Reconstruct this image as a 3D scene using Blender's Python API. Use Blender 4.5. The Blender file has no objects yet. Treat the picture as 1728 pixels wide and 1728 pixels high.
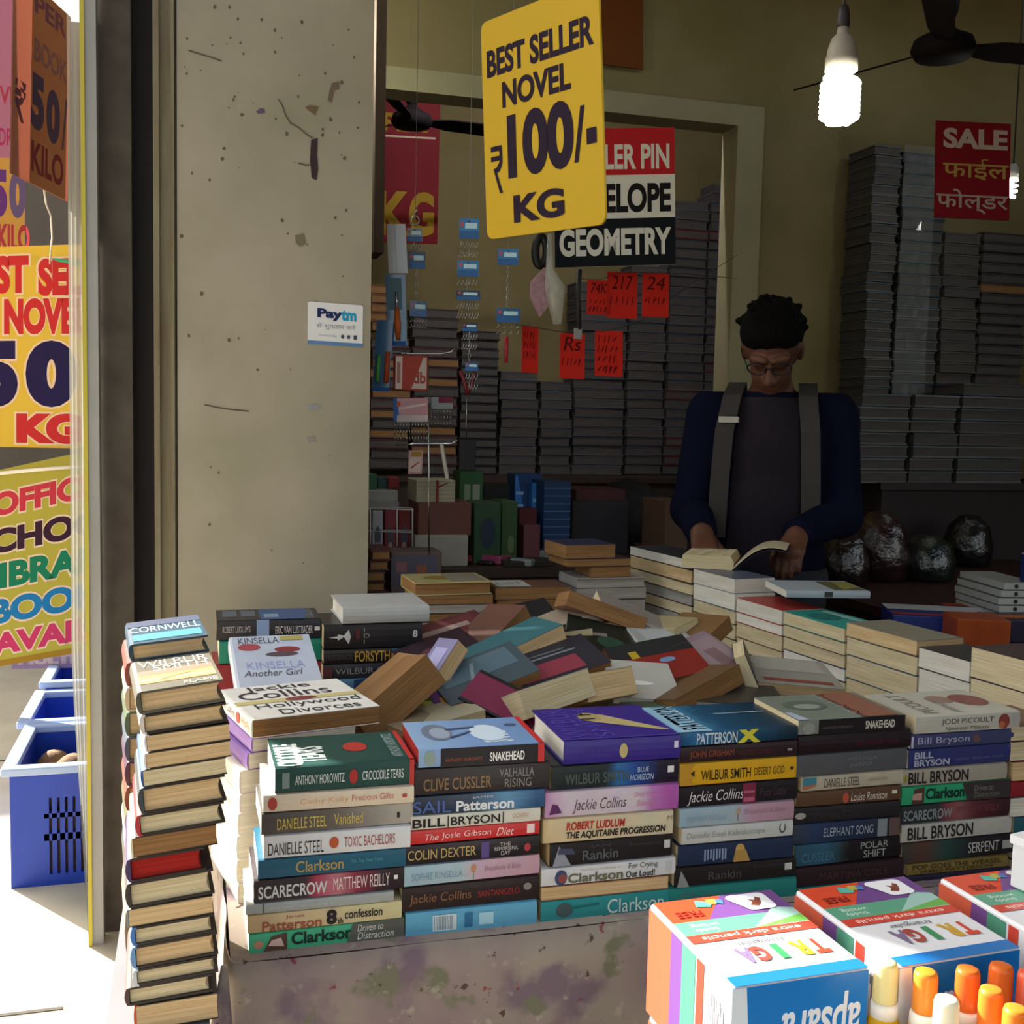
import bpy, bmesh, math, random
import numpy as np
from mathutils import Vector, Matrix
rng = random.Random(7)
R = math.radians
SC = bpy.context.scene
COL = SC.collection
# ---------------------------------------------------------------- camera, sky, sun, exposure
F, CX = 1860.0, 864.0
CAM = Vector((0, 0, 1.38)); YAW, PITCH, ROLL = R(16), R(4.8), R(1.3)
fw = Vector((math.sin(YAW)*math.cos(PITCH), math.cos(YAW)*math.cos(PITCH), -math.sin(PITCH)))
rt0 = Vector((math.cos(YAW), -math.sin(YAW), 0)); up0 = rt0.cross(fw)
rt = rt0*math.cos(ROLL) + up0*math.sin(ROLL); up = up0*math.cos(ROLL) - rt0*math.sin(ROLL)
cam = bpy.data.objects.new('camera', bpy.data.cameras.new('camera')); COL.objects.link(cam)
cam.matrix_world = Matrix(((rt.x, up.x, -fw.x, CAM.x), (rt.y, up.y, -fw.y, CAM.y), (rt.z, up.z, -fw.z, CAM.z), (0, 0, 0, 1)))
cam.data.sensor_width = 36; cam.data.lens = 36*F/1728; cam.data.clip_start = .05
SC.camera = cam
SC.view_settings.view_transform = 'Standard'; SC.view_settings.look = 'None'
SC.view_settings.gamma = 1; SC.view_settings.use_curve_mapping = False
SC.view_settings.exposure = 0.0
SUN_EL, SUN_TRAVEL = R(29), Vector((.58, -.81))          # the sun comes down the alley from behind
w = bpy.data.worlds.new('sky'); SC.world = w; w.use_nodes = True
nt = w.node_tree; bg = nt.nodes['Background']
sky = nt.nodes.new('ShaderNodeTexSky'); sky.sky_type = 'NISHITA'; sky.sun_disc = False
sky.sun_elevation = SUN_EL; sky.sun_rotation = math.atan2(-SUN_TRAVEL.x, -SUN_TRAVEL.y)
sky.air_density = 1.6; sky.dust_density = 4.0
hs = nt.nodes.new('ShaderNodeHueSaturation'); hs.inputs['Saturation'].default_value = .45
nt.links.new(sky.outputs[0], hs.inputs['Color']); nt.links.new(hs.outputs[0], bg.inputs[0])
bg.inputs[1].default_value = .35
sun = bpy.data.objects.new('sun', bpy.data.lights.new('sun', 'SUN')); COL.objects.link(sun)
sun.data.energy = 23.0; sun.data.angle = R(.6); sun.data.color = (1, .95, .86)
d = Vector((SUN_TRAVEL.x, SUN_TRAVEL.y, 0)).normalized()*math.cos(SUN_EL) + Vector((0, 0, -math.sin(SUN_EL)))
sun.rotation_euler = d.to_track_quat('-Z', 'Y').to_euler(); sun.location = (-3, 6, 6)

# ---------------------------------------------------------------- helpers
def ray(px, py): return fw + rt*((px-CX)/F) + up*((CX-py)/F)
def P(px, py, Z): return CAM + ray(px, py)*Z
def on_y(px, py, y): r = ray(px, py); return CAM + r*((y-CAM.y)/r.y)
def on_z(px, py, z): r = ray(px, py); return CAM + r*((z-CAM.z)/r.z)
def on_line(px, py, p, ang):
    """the vertical plane through p along the floor direction ang: (world point, distance along)"""
    n = Vector((math.sin(ang), -math.cos(ang), 0)); r = ray(px, py)
    q = CAM + r*(n.dot(p-CAM)/n.dot(r))
    return q, (q-p).dot(Vector((math.cos(ang), math.sin(ang), 0)))
def lin(c):
    if isinstance(c, str):
        c = c.lstrip('#'); c = [int(c[i:i+2], 16)/255 for i in (0, 2, 4)]
    return tuple((x/12.92 if x <= .04045 else ((x+.055)/1.055)**2.4) for x in c[:3]) + (1,)
MATS = {}
def mat(col, rough=.6, metal=0, noise=0, nscale=20, bump=0, trans=0, alpha=1, emit=0, col2=None, spec=.35, sss=0, stretch=None):
    key = (col, rough, metal, noise, nscale, bump, trans, alpha, emit, col2, spec, stretch)
    if key in MATS: return MATS[key]
    m = bpy.data.materials.new('surface_'+str(col).lstrip('#')); m.use_nodes = True
    t = m.node_tree; b = t.nodes['Principled BSDF']
    b.inputs['Base Color'].default_value = lin(col); b.inputs['Roughness'].default_value = rough
    b.inputs['Metallic'].default_value = metal; b.inputs['Specular IOR Level'].default_value = spec
    if alpha < 1: b.inputs['Alpha'].default_value = alpha
    if emit: b.inputs['Emission Color'].default_value = lin(col); b.inputs['Emission Strength'].default_value = emit
    if noise or bump:
        tc = t.nodes.new('ShaderNodeTexCoord'); n = t.nodes.new('ShaderNodeTexNoise')
        n.inputs['Scale'].default_value = nscale; n.inputs['Detail'].default_value = 6
        if stretch:
            mp = t.nodes.new('ShaderNodeMapping'); mp.inputs['Scale'].default_value = stretch
            t.links.new(tc.outputs['Object'], mp.inputs[0]); t.links.new(mp.outputs[0], n.inputs[0])
        else: t.links.new(tc.outputs['Object'], n.inputs['Vector'])
        if noise:
            mx = t.nodes.new('ShaderNodeMix'); mx.data_type = 'RGBA'
            rp = t.nodes.new('ShaderNodeValToRGB'); rp.color_ramp.elements[0].position = .5-.25; rp.color_ramp.elements[1].position = .5+.25
            c1 = lin(col); c2 = lin(col2) if col2 else tuple(x*(1-noise) for x in c1[:3])+(1,)
            rp.color_ramp.elements[0].color = c2; rp.color_ramp.elements[1].color = c1
            t.links.new(n.outputs['Fac'], rp.inputs[0]); t.links.new(rp.outputs[0], b.inputs['Base Color'])
        if bump:
            bp = t.nodes.new('ShaderNodeBump'); bp.inputs['Strength'].default_value = bump; bp.inputs['Distance'].default_value = .01
            t.links.new(n.outputs['Fac'], bp.inputs['Height']); t.links.new(bp.outputs[0], b.inputs['Normal'])
    if trans:
        tr = t.nodes.new('ShaderNodeBsdfTranslucent'); ms = t.nodes.new('ShaderNodeMixShader')
        src = b.inputs['Base Color']
        if src.is_linked: t.links.new(src.links[0].from_socket, tr.inputs[0])
        else: tr.inputs[0].default_value = lin(col)
        ms.inputs[0].default_value = trans
        t.links.new(b.outputs[0], ms.inputs[1]); t.links.new(tr.outputs[0], ms.inputs[2])
        t.links.new(ms.outputs[0], t.nodes['Material Output'].inputs[0])
    MATS[key] = m; return m
def band(stops, L, axis=0, rough=.38, const=False, mottle=.25):
    """printed cover stock: colours along one axis of the object (metres/L), lightly mottled"""
    key = ('band', tuple(stops), round(L, 3), axis, rough, const, mottle)
    if key in MATS: return MATS[key]
    m = bpy.data.materials.new('cover_stock'); m.use_nodes = True
    t = m.node_tree; b = t.nodes['Principled BSDF']; b.inputs['Roughness'].default_value = rough; b.inputs['Specular IOR Level'].default_value = .4
    tc = t.nodes.new('ShaderNodeTexCoord'); sp = t.nodes.new('ShaderNodeSeparateXYZ'); t.links.new(tc.outputs['Object'], sp.inputs[0])
    mu = t.nodes.new('ShaderNodeMath'); mu.operation = 'MULTIPLY'; mu.inputs[1].default_value = 1/L; t.links.new(sp.outputs[axis], mu.inputs[0])
    n = t.nodes.new('ShaderNodeTexNoise'); n.inputs['Scale'].default_value = 38; n.inputs['Detail'].default_value = 5; t.links.new(tc.outputs['Object'], n.inputs['Vector'])
    ad = t.nodes.new('ShaderNodeMath'); ad.operation = 'MULTIPLY_ADD'; ad.inputs[1].default_value = .0 if const else .14; ad.inputs[2].default_value = 0
    t.links.new(n.outputs['Fac'], ad.inputs[0])
    a2 = t.nodes.new('ShaderNodeMath'); t.links.new(mu.outputs[0], a2.inputs[0]); t.links.new(ad.outputs[0], a2.inputs[1])
    rp = t.nodes.new('ShaderNodeValToRGB'); rp.color_ramp.interpolation = 'CONSTANT' if const else 'LINEAR'
    el = rp.color_ramp.elements
    while len(el) < len(stops): el.new(.5)
    for e, (p, c) in zip(el, stops): e.position = p
    for e, (p, c) in zip(el, stops): e.color = lin(c)
    t.links.new(a2.outputs[0], rp.inputs[0])
    mx = t.nodes.new('ShaderNodeMix'); mx.data_type = 'RGBA'; mx.blend_type = 'MULTIPLY'; mx.inputs[0].default_value = mottle
    t.links.new(rp.outputs[0], mx.inputs[6]); t.links.new(n.outputs['Color'], mx.inputs[7]); t.links.new(mx.outputs[2], b.inputs['Base Color'])
    MATS[key] = m; return m
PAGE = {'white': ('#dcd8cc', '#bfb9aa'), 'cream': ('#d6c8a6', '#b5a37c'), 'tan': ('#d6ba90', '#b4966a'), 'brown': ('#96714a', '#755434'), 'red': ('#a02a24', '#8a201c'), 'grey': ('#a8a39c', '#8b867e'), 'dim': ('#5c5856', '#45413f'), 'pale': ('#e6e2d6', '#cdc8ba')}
def page_mat(k):
    key = ('page', k)
    if key in MATS: return MATS[key]
    m = bpy.data.materials.new('page_edges_'+k); m.use_nodes = True
    t = m.node_tree; b = t.nodes['Principled BSDF']; b.inputs['Roughness'].default_value = .85; b.inputs['Specular IOR Level'].default_value = .1
    tc = t.nodes.new('ShaderNodeTexCoord'); mp = t.nodes.new('ShaderNodeMapping'); mp.inputs['Scale'].default_value = (9, 9, 1400)
    n = t.nodes.new('ShaderNodeTexNoise'); n.inputs['Scale'].default_value = 1; n.inputs['Detail'].default_value = 3
    rp = t.nodes.new('ShaderNodeValToRGB'); rp.color_ramp.elements[0].position = .36; rp.color_ramp.elements[1].position = .6
    rp.color_ramp.elements[0].color = lin(PAGE[k][1]); rp.color_ramp.elements[1].color = lin(PAGE[k][0])
    t.links.new(tc.outputs['Object'], mp.inputs[0]); t.links.new(mp.outputs[0], n.inputs[0]); t.links.new(n.outputs['Fac'], rp.inputs[0]); t.links.new(rp.outputs[0], b.inputs['Base Color'])
    MATS[key] = m; return m

def link(name, me, parent=None, mats=()):
    o = bpy.data.objects.new(name, me); COL.objects.link(o)
    for m in mats: me.materials.append(m)
    if parent is not None: o.parent = parent
    return o
def tag(o, label, cat, group=None, kind=None):
    o['label'] = label; o['category'] = cat
    if group: o['group'] = group
    if kind: o['kind'] = kind
    return o
def root(name, label, cat, loc=(0, 0, 0), rz=0, group=None):
    o = bpy.data.objects.new(name, None); COL.objects.link(o); o.empty_display_size = .05
    o.location = loc; o.rotation_euler = (0, 0, rz)
    return tag(o, label, cat, group)
class MB:
    """collects shapes into ONE mesh"""
    def __init__(s): s.v = []; s.f = []; s.mi = []
    def add(s, vs, fs, mi=0):
        n = len(s.v); s.v += [tuple(v) for v in vs]; s.f += [tuple(i+n for i in f) for f in fs]; s.mi += [mi]*len(fs); return s
    def box(s, lo, hi, mi=0, M=None):
        x0, y0, z0 = lo; x1, y1, z1 = hi
        v = [Vector(p) for p in ((x0, y0, z0), (x1, y0, z0), (x1, y1, z0), (x0, y1, z0), (x0, y0, z1), (x1, y0, z1), (x1, y1, z1), (x0, y1, z1))]
        if M: v = [M @ p for p in v]
        return s.add(v, [(0, 3, 2, 1), (4, 5, 6, 7), (0, 1, 5, 4), (1, 2, 6, 5), (2, 3, 7, 6), (3, 0, 4, 7)], mi)
    def tube(s, pts, r, seg=8, mi=0, caps=True, close=False):
        pts = [Vector(p) for p in pts]; n = len(pts); rs = r if isinstance(r, (list, tuple)) else [r]*n
        rings = []; u = None
        for i, p in enumerate(pts):
            t = (pts[(i+1) % n]-pts[i-1]) if close else (pts[min(i+1, n-1)]-pts[max(i-1, 0)])
            t.normalize()
            if u is None: u = t.orthogonal().normalized()
            u = (u - t*u.dot(t)); u = u.normalized() if u.length > 1e-6 else t.orthogonal().normalized()
            w_ = t.cross(u)
            rings.append([p + (u*math.cos(2*math.pi*k/seg)+w_*math.sin(2*math.pi*k/seg))*rs[i] for k in range(seg)])
        vs = [v for rg in rings for v in rg]; fs = []
        for i in range(n if close else n-1):
            j = (i+1) % n
            for k in range(seg): fs.append((i*seg+k, i*seg+(k+1) % seg, j*seg+(k+1) % seg, j*seg+k))
        if caps and not close: fs += [tuple(range(seg))[::-1], tuple((n-1)*seg+k for k in range(seg))]
        return s.add(vs, fs, mi)
    def lathe(s, prof, seg=20, mi=0, c=(0, 0, 0), caps=True):
        vs = []; fs = []; n = len(prof)
        for r_, z in prof:
            for k in range(seg): a = 2*math.pi*k/seg; vs.append((c[0]+r_*math.cos(a), c[1]+r_*math.sin(a), c[2]+z))
        for i in range(n-1):
            for k in range(seg): fs.append((i*seg+k, i*seg+(k+1) % seg, (i+1)*seg+(k+1) % seg, (i+1)*seg+k))
        if caps: fs += [tuple(range(seg))[::-1], tuple((n-1)*seg+k for k in range(seg))]
        return s.add(vs, fs, mi)
    def prism(s, poly, t0, t1, fn, mi=0):
        """polygon (a,b) between depths t0 and t1, fn(a,b,t)->point"""
        n = len(poly); vs = [fn(a, b, t0) for a, b in poly]+[fn(a, b, t1) for a, b in poly]
        fs = [tuple(range(n))[::-1], tuple(range(n, 2*n))]+[(i, (i+1) % n, n+(i+1) % n, n+i) for i in range(n)]
        return s.add(vs, fs, mi)
    def build(s, name, mats, parent=None, smooth=False):
        me = bpy.data.meshes.new(name); me.from_pydata([tuple(v) for v in s.v], [], s.f)
        if any(s.mi): me.polygons.foreach_set('material_index', s.mi)
        if smooth: me.polygons.foreach_set('use_smooth', [True]*len(s.f))
        me.update()
        return link(name, me, parent, mats if isinstance(mats, (list, tuple)) else [mats])
def bevel(o, w=.004, n=2):
    m = o.modifiers.new('soft_edge', 'BEVEL'); m.width = w; m.segments = n; m.limit_method = 'ANGLE'; m.angle_limit = R(40)
    return o
TEXT = {}
def glyphs(s, weight=.02, shear=0):
    key = (s, weight, shear)
    if key in TEXT: return TEXT[key]
    cu = bpy.data.curves.new('letters', 'FONT'); cu.body = s; cu.offset = weight; cu.shear = shear; cu.resolution_u = 5; cu.fill_mode = 'FRONT'
    o = bpy.data.objects.new('letters', cu); COL.objects.link(o)
    dg = bpy.context.evaluated_depsgraph_get(); me = bpy.data.meshes.new_from_object(o.evaluated_get(dg))
    vs = [v.co.copy() for v in me.vertices]; fs = [tuple(p.vertices) for p in me.polygons]
    bpy.data.objects.remove(o); bpy.data.curves.remove(cu); bpy.data.meshes.remove(me)
    if not vs: TEXT[key] = ([], [], 1); return TEXT[key]
    x0 = min(v.x for v in vs); x1 = max(v.x for v in vs); y0 = min(v.y for v in vs); y1 = max(v.y for v in vs)
    TEXT[key] = ([((v.x-x0)/max(x1-x0, 1e-6), (v.y-y0)/max(y1-y0, 1e-6)) for v in vs], fs, (x1-x0)/max(y1-y0, 1e-6)); return TEXT[key]
class Print:
    """flat printing on a surface: fn(a,b,lift)->point; one mesh, one material per ink"""
    def __init__(s, fn, lift=.0004): s.mb = MB(); s.fn = fn; s.inks = []; s.k = 0; s.lift = lift
    def ink(s, c):
        if c not in s.inks: s.inks.append(c)
        return s.inks.index(c)
    def nxt(s): s.k += 1; return s.lift*(1+.12*s.k)
    def poly(s, pts, c): h = s.nxt(); s.mb.add([s.fn(a, b, h) for a, b in pts], [tuple(range(len(pts)))], s.ink(c))
    def rect(s, a0, b0, a1, b1, c): s.poly([(a0, b0), (a1, b0), (a1, b1), (a0, b1)], c)
    def ell(s, a, b, ra, rb, c, n=18): s.poly([(a+ra*math.cos(2*math.pi*i/n), b+rb*math.sin(2*math.pi*i/n)) for i in range(n)], c)
    def text(s, t, a0, b0, a1, b1, c, weight=.02, shear=0, skew=0):
        vs, fs, _ = glyphs(t, weight, shear)
        if fs: h = s.nxt(); s.mb.add([s.fn(a0+(a1-a0)*x, b0+(b1-b0)*y+skew*x, h) for x, y in vs], fs, s.ink(c))
    def build(s, name, parent, rough=.5, trans=0, spec=.35):
        if s.mb.v: return s.mb.build(name, [mat(c, rough, trans=trans, spec=spec) for c in s.inks], parent)
ORD = ['topmost', 'second', 'third', 'fourth', 'fifth', 'sixth', 'seventh', 'eighth', 'ninth', 'tenth', 'eleventh', 'twelfth', 'thirteenth', 'fourteenth', 'fifteenth', 'sixteenth', 'seventeenth', 'eighteenth', 'nineteenth', 'twentieth']
def ordinal(i, n):
    if i == 0: return 'topmost'
    if i == n-1: return 'bottommost'
    return ORD[i]+' from top'
tb = on_line(229, 1742, Vector((0, 1.14, 0)), 0)[0].z
TZ = .722
# ---------------------------------------------------------------- the setting
def struct(name, mb, m, parent=None):
    o = mb.build(name, m, parent); o['kind'] = 'structure'; return o
plaster = mat('#a39b8c', .9, noise=.35, nscale=3.5, bump=.3, col2='#8a8673')
plaster_in = mat('#8a7c58', .9, noise=.3, nscale=2.5, bump=.2, col2='#74683f')
concrete = mat('#5e5850', .95, noise=.4, nscale=14, bump=.6, col2='#453f39')
def bx(lo, hi): return MB().box(lo, hi)
PAVE = mat('#d4c8b0', .9, noise=.3, nscale=4, bump=.2, col2='#b8ac94')
struct('floor_pavement', bx((-8, -1.0, -.1), (-.1, 14, 0)), PAVE)
jb = MB()
for y in (2.62, 4.6, 6.6): jb.box((-3, y, 0), (-.3, y+.012, .002))
for x in (-1.35,): jb.box((x, 2.62, 0), (x+.012, 9, .002))
struct('floor_paving_joints', jb, mat('#4a443c', .9))
struct('floor_shop', bx((-.1, -1.0, -.1), (4.6, 6.9, -.0)), mat('#5c5650', .85, noise=.3, nscale=6))
# pillar
PILL_L = on_y(299, 500, 2.92); PILL_R = on_y(626, 500, 2.92)
struct('pillar', bx((PILL_L.x, 2.92, 0), (PILL_R.x, 3.34, 3.6)), plaster)
# marks on the pillar's face
marks = [
 ('plaster_gash', [(525, 236), (536, 233), (535, 262), (537, 285), (534, 304), (526, 300), (523, 270), (524, 250)], '#3a2c30'),
 ('plaster_chip', [(560, 140), (572, 137), (572, 150), (564, 152), (560, 172), (553, 170), (556, 152)], '#6a5a50'),
 ('plaster_stain', [(498, 397), (513, 394), (516, 412), (506, 416), (499, 410)], '#6f6a52'),
 ('plaster_scuff', [(518, 684), (535, 681), (542, 689), (526, 694)], '#8a8a90'),
 ('plaster_scuff', [(517, 738), (530, 735), (533, 744), (521, 747)], '#8a8480'),
 ('plaster_flake', [(515, 181), (522, 178), (537, 180), (532, 194), (526, 190)], '#6a5a40'),
 ('plaster_flake', [(432, 188), (440, 182), (446, 184), (447, 190), (436, 192)], '#5c5068'),
]
for nm, pts, c in marks:
    m = MB(); q = [on_y(x, y, 2.9185) for x, y in pts]
    m.prism([(p.x, p.z) for p in q], 2.9185, 2.921, lambda a, b, t: (a, t, b)); struct(nm, m, mat(c, .95))
cr = MB()
for pts in ([(470, 168), (476, 178), (482, 195), (490, 208), (505, 216), (516, 226), (528, 234)], [(503, 275), (516, 279), (524, 278)], [(318, 85), (340, 92), (360, 98), (374, 103)], [(345, 683), (380, 690), (420, 694)]):
    cr.tube([on_y(x, y, 2.9192) for x, y in pts], .0016, 5)
struct('plaster_cracks', cr, mat('#5a4a3c', .95))
sp = MB()
for i in range(70):
    x, y = rng.uniform(306, 615), rng.uniform(10, 1000) if i > 40 else rng.uniform(10, 420); q = on_y(x, y, 2.9188); r_ = rng.uniform(.0015, .005)
    sp.prism([(q.x+r_*math.cos(a)*rng.uniform(.6, 1.3), q.z+r_*math.sin(a)*rng.uniform(.6, 1.6)) for a in [k*1.05 for k in range(6)]], 2.9186, 2.9205, lambda a, b, t: (a, t, b))
struct('plaster_specks', sp, mat('#5f5341', .95))
# recess beside the pillar: painted steel guide, dark slot, rough concrete
a = on_y(263, 500, 2.96); b = on_y(298, 500, 2.96)
g = MB(); g.box((a.x, 2.94, 0), (b.x, 3.3, 3.6)); g.box((a.x-.004, 2.925, 0), (a.x+.010, 2.95, 3.6)); g.box((b.x-.012, 2.915, 0), (b.x-.004, 2.95, 3.6))
struct('trim_shutter_guide', g, mat('#7f7c62', .6, noise=.4, nscale=5, col2='#6b5c48', stretch=(8, 8, .8)))
c = on_y(222, 500, 3.05); d_ = on_y(264, 500, 3.05)
struct('trim_dark_slot', bx((c.x, 3.07, 0), (d_.x+.02, 3.3, 3.6)), mat('#2d2a2c', .8, noise=.3, nscale=6, stretch=(3, 3, .4)))
e = on_y(166, 500, 3.0); f = on_y(223, 500, 3.0)
struct('wall_concrete', bx((e.x, 3.0, 0), (f.x, 3.35, 3.6)), concrete)
struct('wall_alley', bx((e.x+.05, 3.35, 0), (e.x+.25, 6.9, 3.6)), concrete)
# grey-white rail at the corner
a = on_y(147, 900, 2.93); b = on_y(169, 900, 2.93)
struct('trim_corner_rail', MB().box((a.x, 2.93, 0), (b.x, 2.99, 3.6)), mat('#9a9a98', .5, noise=.2, nscale=5))
struct('trim_yellow_edge', MB().box((a.x-.006, 2.925, 0), (a.x+.004, 2.995, 3.6)), mat('#b4a83c', .5))
# roof slab over the stall, shop shell
struct('ceiling_canopy', bx((.30, .2, 2.75), (4.6, 2.92, 2.95)), plaster_in)
struct('ceiling_added_shade', bx((.85, -.9, 2.72), (4.6, .2, 2.78)), mat('#4c4840', .9))  # unseen awning, added to cut the sky light on the right stacks
struct('ceiling', bx((-.1, 2.92, 3.45), (4.6, 7.0, 3.6)), plaster_in)
YP = 4.3
o1 = on_y(640, 100, YP); o2 = on_y(1242, 300, YP); o3 = on_y(1286, 300, YP); top = on_y(900, 165, YP)
zt0 = on_y(650, 145, YP).z; zt1 = on_y(1240, 215, YP).z; ZT = (zt0+zt1)/2
zb0 = on_y(650, 118, YP).z
pw = MB(); pw.box((.0, YP+.02, ZT+.02), (4.6, YP+.12, 3.45)); pw.box((o3.x, YP+.02, 0), (4.6, YP+.12, ZT+.02))
struct('wall_partition', pw, plaster_in)
bw = MB(); bw.box((o1.x-.6, YP, ZT), (o3.x, YP+.14, ZT+.085)); bw.box((o2.x, YP, 0), (o3.x, YP+.14, ZT))
struct('trim_opening_frame', bw, mat('#9c9270', .7, noise=.2, nscale=5))
struct('wall_back', bx((-.2, 6.7, 0), (4.6, 6.85, 3.5)), plaster_in)
struct('wall_right', bx((4.5, 2.2, 0), (4.6, 6.9, 3.5)), plaster_in)
lw = MB(); lw.box((PILL_L.x+.02, 3.34, 0), (PILL_L.x+.2, 6.9, 3.5)); struct('wall_left', lw, plaster_in)
struct('wall_added_shade', bx((1.80, -1.0, 0), (1.95, 1.95, 2.95)), mat('#4a4440', .9, noise=.3, nscale=5))  # unseen wall, added to block light coming from the right
pp = MB(); a = on_y(631, 60, 3.6); b = on_y(648, 60, 3.6); pp.box((a.x, 3.55, 1.9), (b.x, 3.7, 3.45)); struct('trim_pipe_casing', pp, mat('#5a4a40', .8))
# alley buildings
wb = mat('#cfccc4', .85, noise=.15, nscale=3)
struct('wall_far_building', bx((-7, 9.5, 0), (-2.72, 10, 3.8)), wb)
sh = MB()
for i in range(34): sh.box((-5.2, 9.46, .1+i*.1), (-2.95, 9.5, .18+i*.1))
struct('door_shutter', sh, mat('#a9acb4', .5))
struct('pillar_alley', bx((-2.62, 8.2, 0), (-2.12, 8.7, 4.2)), mat('#b8b0a4', .9, noise=.2, nscale=3))
struct('pillar_alley_dark', bx((-1.9, 7.2, 0), (-1.5, 7.6, 4.2)), mat('#5c585c', .9, noise=.2, nscale=3))
struct('wall_alley_side', bx((-1.45, 7.0, 0), (-.3, 7.2, 3.6)), mat('#6c6660', .9, noise=.2, nscale=3))

# ---------------------------------------------------------------- furniture that carries the stall
t = root('display_table', 'low wide stall table under a faded flowered cloth, carrying the novels', 'table', (.16, 1.35, 0))
x0, x1, y0, y1 = .05, 1.38, 1.322, 2.90
tm = MB().box((x0-.16, y0-1.35, TZ-.03), (x1-.16, y1-1.35, TZ-.004)); tm.build('table_top', mat('#6a4a30', .7), t)
for lx, ly in ((x0+.02, y0+.03), (x1-.08, y0+.03), (x0+.02, y1-.08), (x1-.08, y1-.08)):
    MB().box((lx-.16, ly-1.35, 0), (lx-.10, ly-1.29, TZ-.03)).build('leg', mat('#5a4028', .7), t)
# tablecloth: top sheet with hanging front and side, gathered into folds
def cloth_material():
    m = bpy.data.materials.new('faded_floral_cloth'); m.use_nodes = True; t = m.node_tree; b = t.nodes['Principled BSDF']; b.inputs['Roughness'].default_value = .95; b.inputs['Specular IOR Level'].default_value = .05
    tc = t.nodes.new('ShaderNodeTexCoord')
    def blob(scale, lo, hi, col, prev, seed):
        mp = t.nodes.new('ShaderNodeMapping'); mp.inputs['Location'].default_value = (seed, seed*2, seed*3)
        n = t.nodes.new('ShaderNodeTexNoise'); n.inputs['Scale'].default_value = scale; n.inputs['Detail'].default_value = 4
        rp = t.nodes.new('ShaderNodeValToRGB'); rp.color_ramp.elements[0].position = lo; rp.color_ramp.elements[1].position = hi
        rp.color_ramp.elements[0].color = (0, 0, 0, 1); rp.color_ramp.elements[1].color = (1, 1, 1, 1)
        mx = t.nodes.new('ShaderNodeMix'); mx.data_type = 'RGBA'; mx.inputs[7].default_value = lin(col)
        t.links.new(tc.outputs['Object'], mp.inputs[0]); t.links.new(mp.outputs[0], n.inputs[0]); t.links.new(n.outputs['Fac'], rp.inputs[0]); t.links.new(rp.outputs[0], mx.inputs[0])
        if prev is None: mx.inputs[6].default_value = lin('#a4988c')
        else: t.links.new(prev, mx.inputs[6])
        return mx.outputs[2]
    s = blob(7, .4, .7, '#917c80', None, 1)
    s = blob(12, .55, .66, '#82707a', s, 4)
    s = blob(15, .60, .66, '#7c7c66', s, 9)
    s = blob(30, .675, .70, '#8c4046', s, 15)
    s = blob(44, .67, .70, '#5c5046', s, 44)
    s = blob(40, .62, .72, '#b4aa9a', s, 23)
    t.links.new(s, b.inputs['Base Color']); return m
CLOTH = cloth_material()
cm = MB()
path = [(x0-.012, y1), (x0-.012, y0+.0), (x0-.006, y0-.010), (x0+.02, y0-.012), (x1+.01, y0-.012)]
pts = []
def along(path, step):
    out = []
    for (ax, ay), (bx_, by) in zip(path[:-1], path[1:]):
        n = max(1, int(math.hypot(bx_-ax, by-ay)/step))
        for i in range(n): out.append((ax+(bx_-ax)*i/n, ay+(by-ay)*i/n))
    return out+[path[-1]]
pth = along(path, .03); rows = 16
for j in range(rows+1):
    dz = .70*j/rows
    for i, (x, y) in enumerate(pth):
        s_ = i*.03
        fl = (.004+.02*(dz/.7))*math.sin(s_*17+1.3*math.sin(s_*5)) + .01*(dz/.7)*math.sin(s_*41+dz*6)
        ox, oy = (-1, 0) if (y > y0+.02) else (0, -1)
        flare = .03*dz
        pts.append((x+ox*(abs(fl)+flare), y+oy*(abs(fl)+flare), TZ+.001-dz if j else TZ+.001))
n = len(pth); fs = [(j*n+i, j*n+i+1, (j+1)*n+i+1, (j+1)*n+i) for j in range(rows) for i in range(n-1)]
cm.add(pts, fs)
cm.add([(x0-.012, y0-.011, TZ+.001), (x1+.01, y0-.011, TZ+.001), (x1+.01, y1, TZ+.001), (x0-.012, y1, TZ+.001)], [(0, 1, 2, 3)])
cl = cm.build('tablecloth', CLOTH, None, True)
so = cl.modifiers.new('thickness', 'SOLIDIFY'); so.thickness = .0012; so.offset = -1
tag(cl, 'faded flowered cloth hanging over the front of the book table', 'tablecloth')
# gathered corner of the cloth
gc = MB(); c0 = Vector((x0-.02, y0-.03, .735))
gc.tube([c0+Vector((.0, .0, -.005)), c0+Vector((-.004, -.008, -.10)), c0+Vector((-.010, -.02, -.22)), c0+Vector((-.02, -.03, -.40))], [.004, .016, .030, .045], 12)
g = gc.build('corner_fold', CLOTH, cl, True)
# bench under the tower
bz = tb; bt = root('bench', 'low bench beside the table, carrying the tall book tower', 'bench', (0, 1.15, 0))
MB().box((-.092, -.02, bz-.05), (.012, .30, bz-.0005)).build('seat', mat('#6a6c70', .7, noise=.2, nscale=8), bt)
for lx in (-.088, -.04):
    for ly in (-.01, .24): MB().box((lx, ly, 0), (lx+.045, ly+.05, bz-.05)).build('leg', mat('#5a5048', .8), bt)
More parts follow.
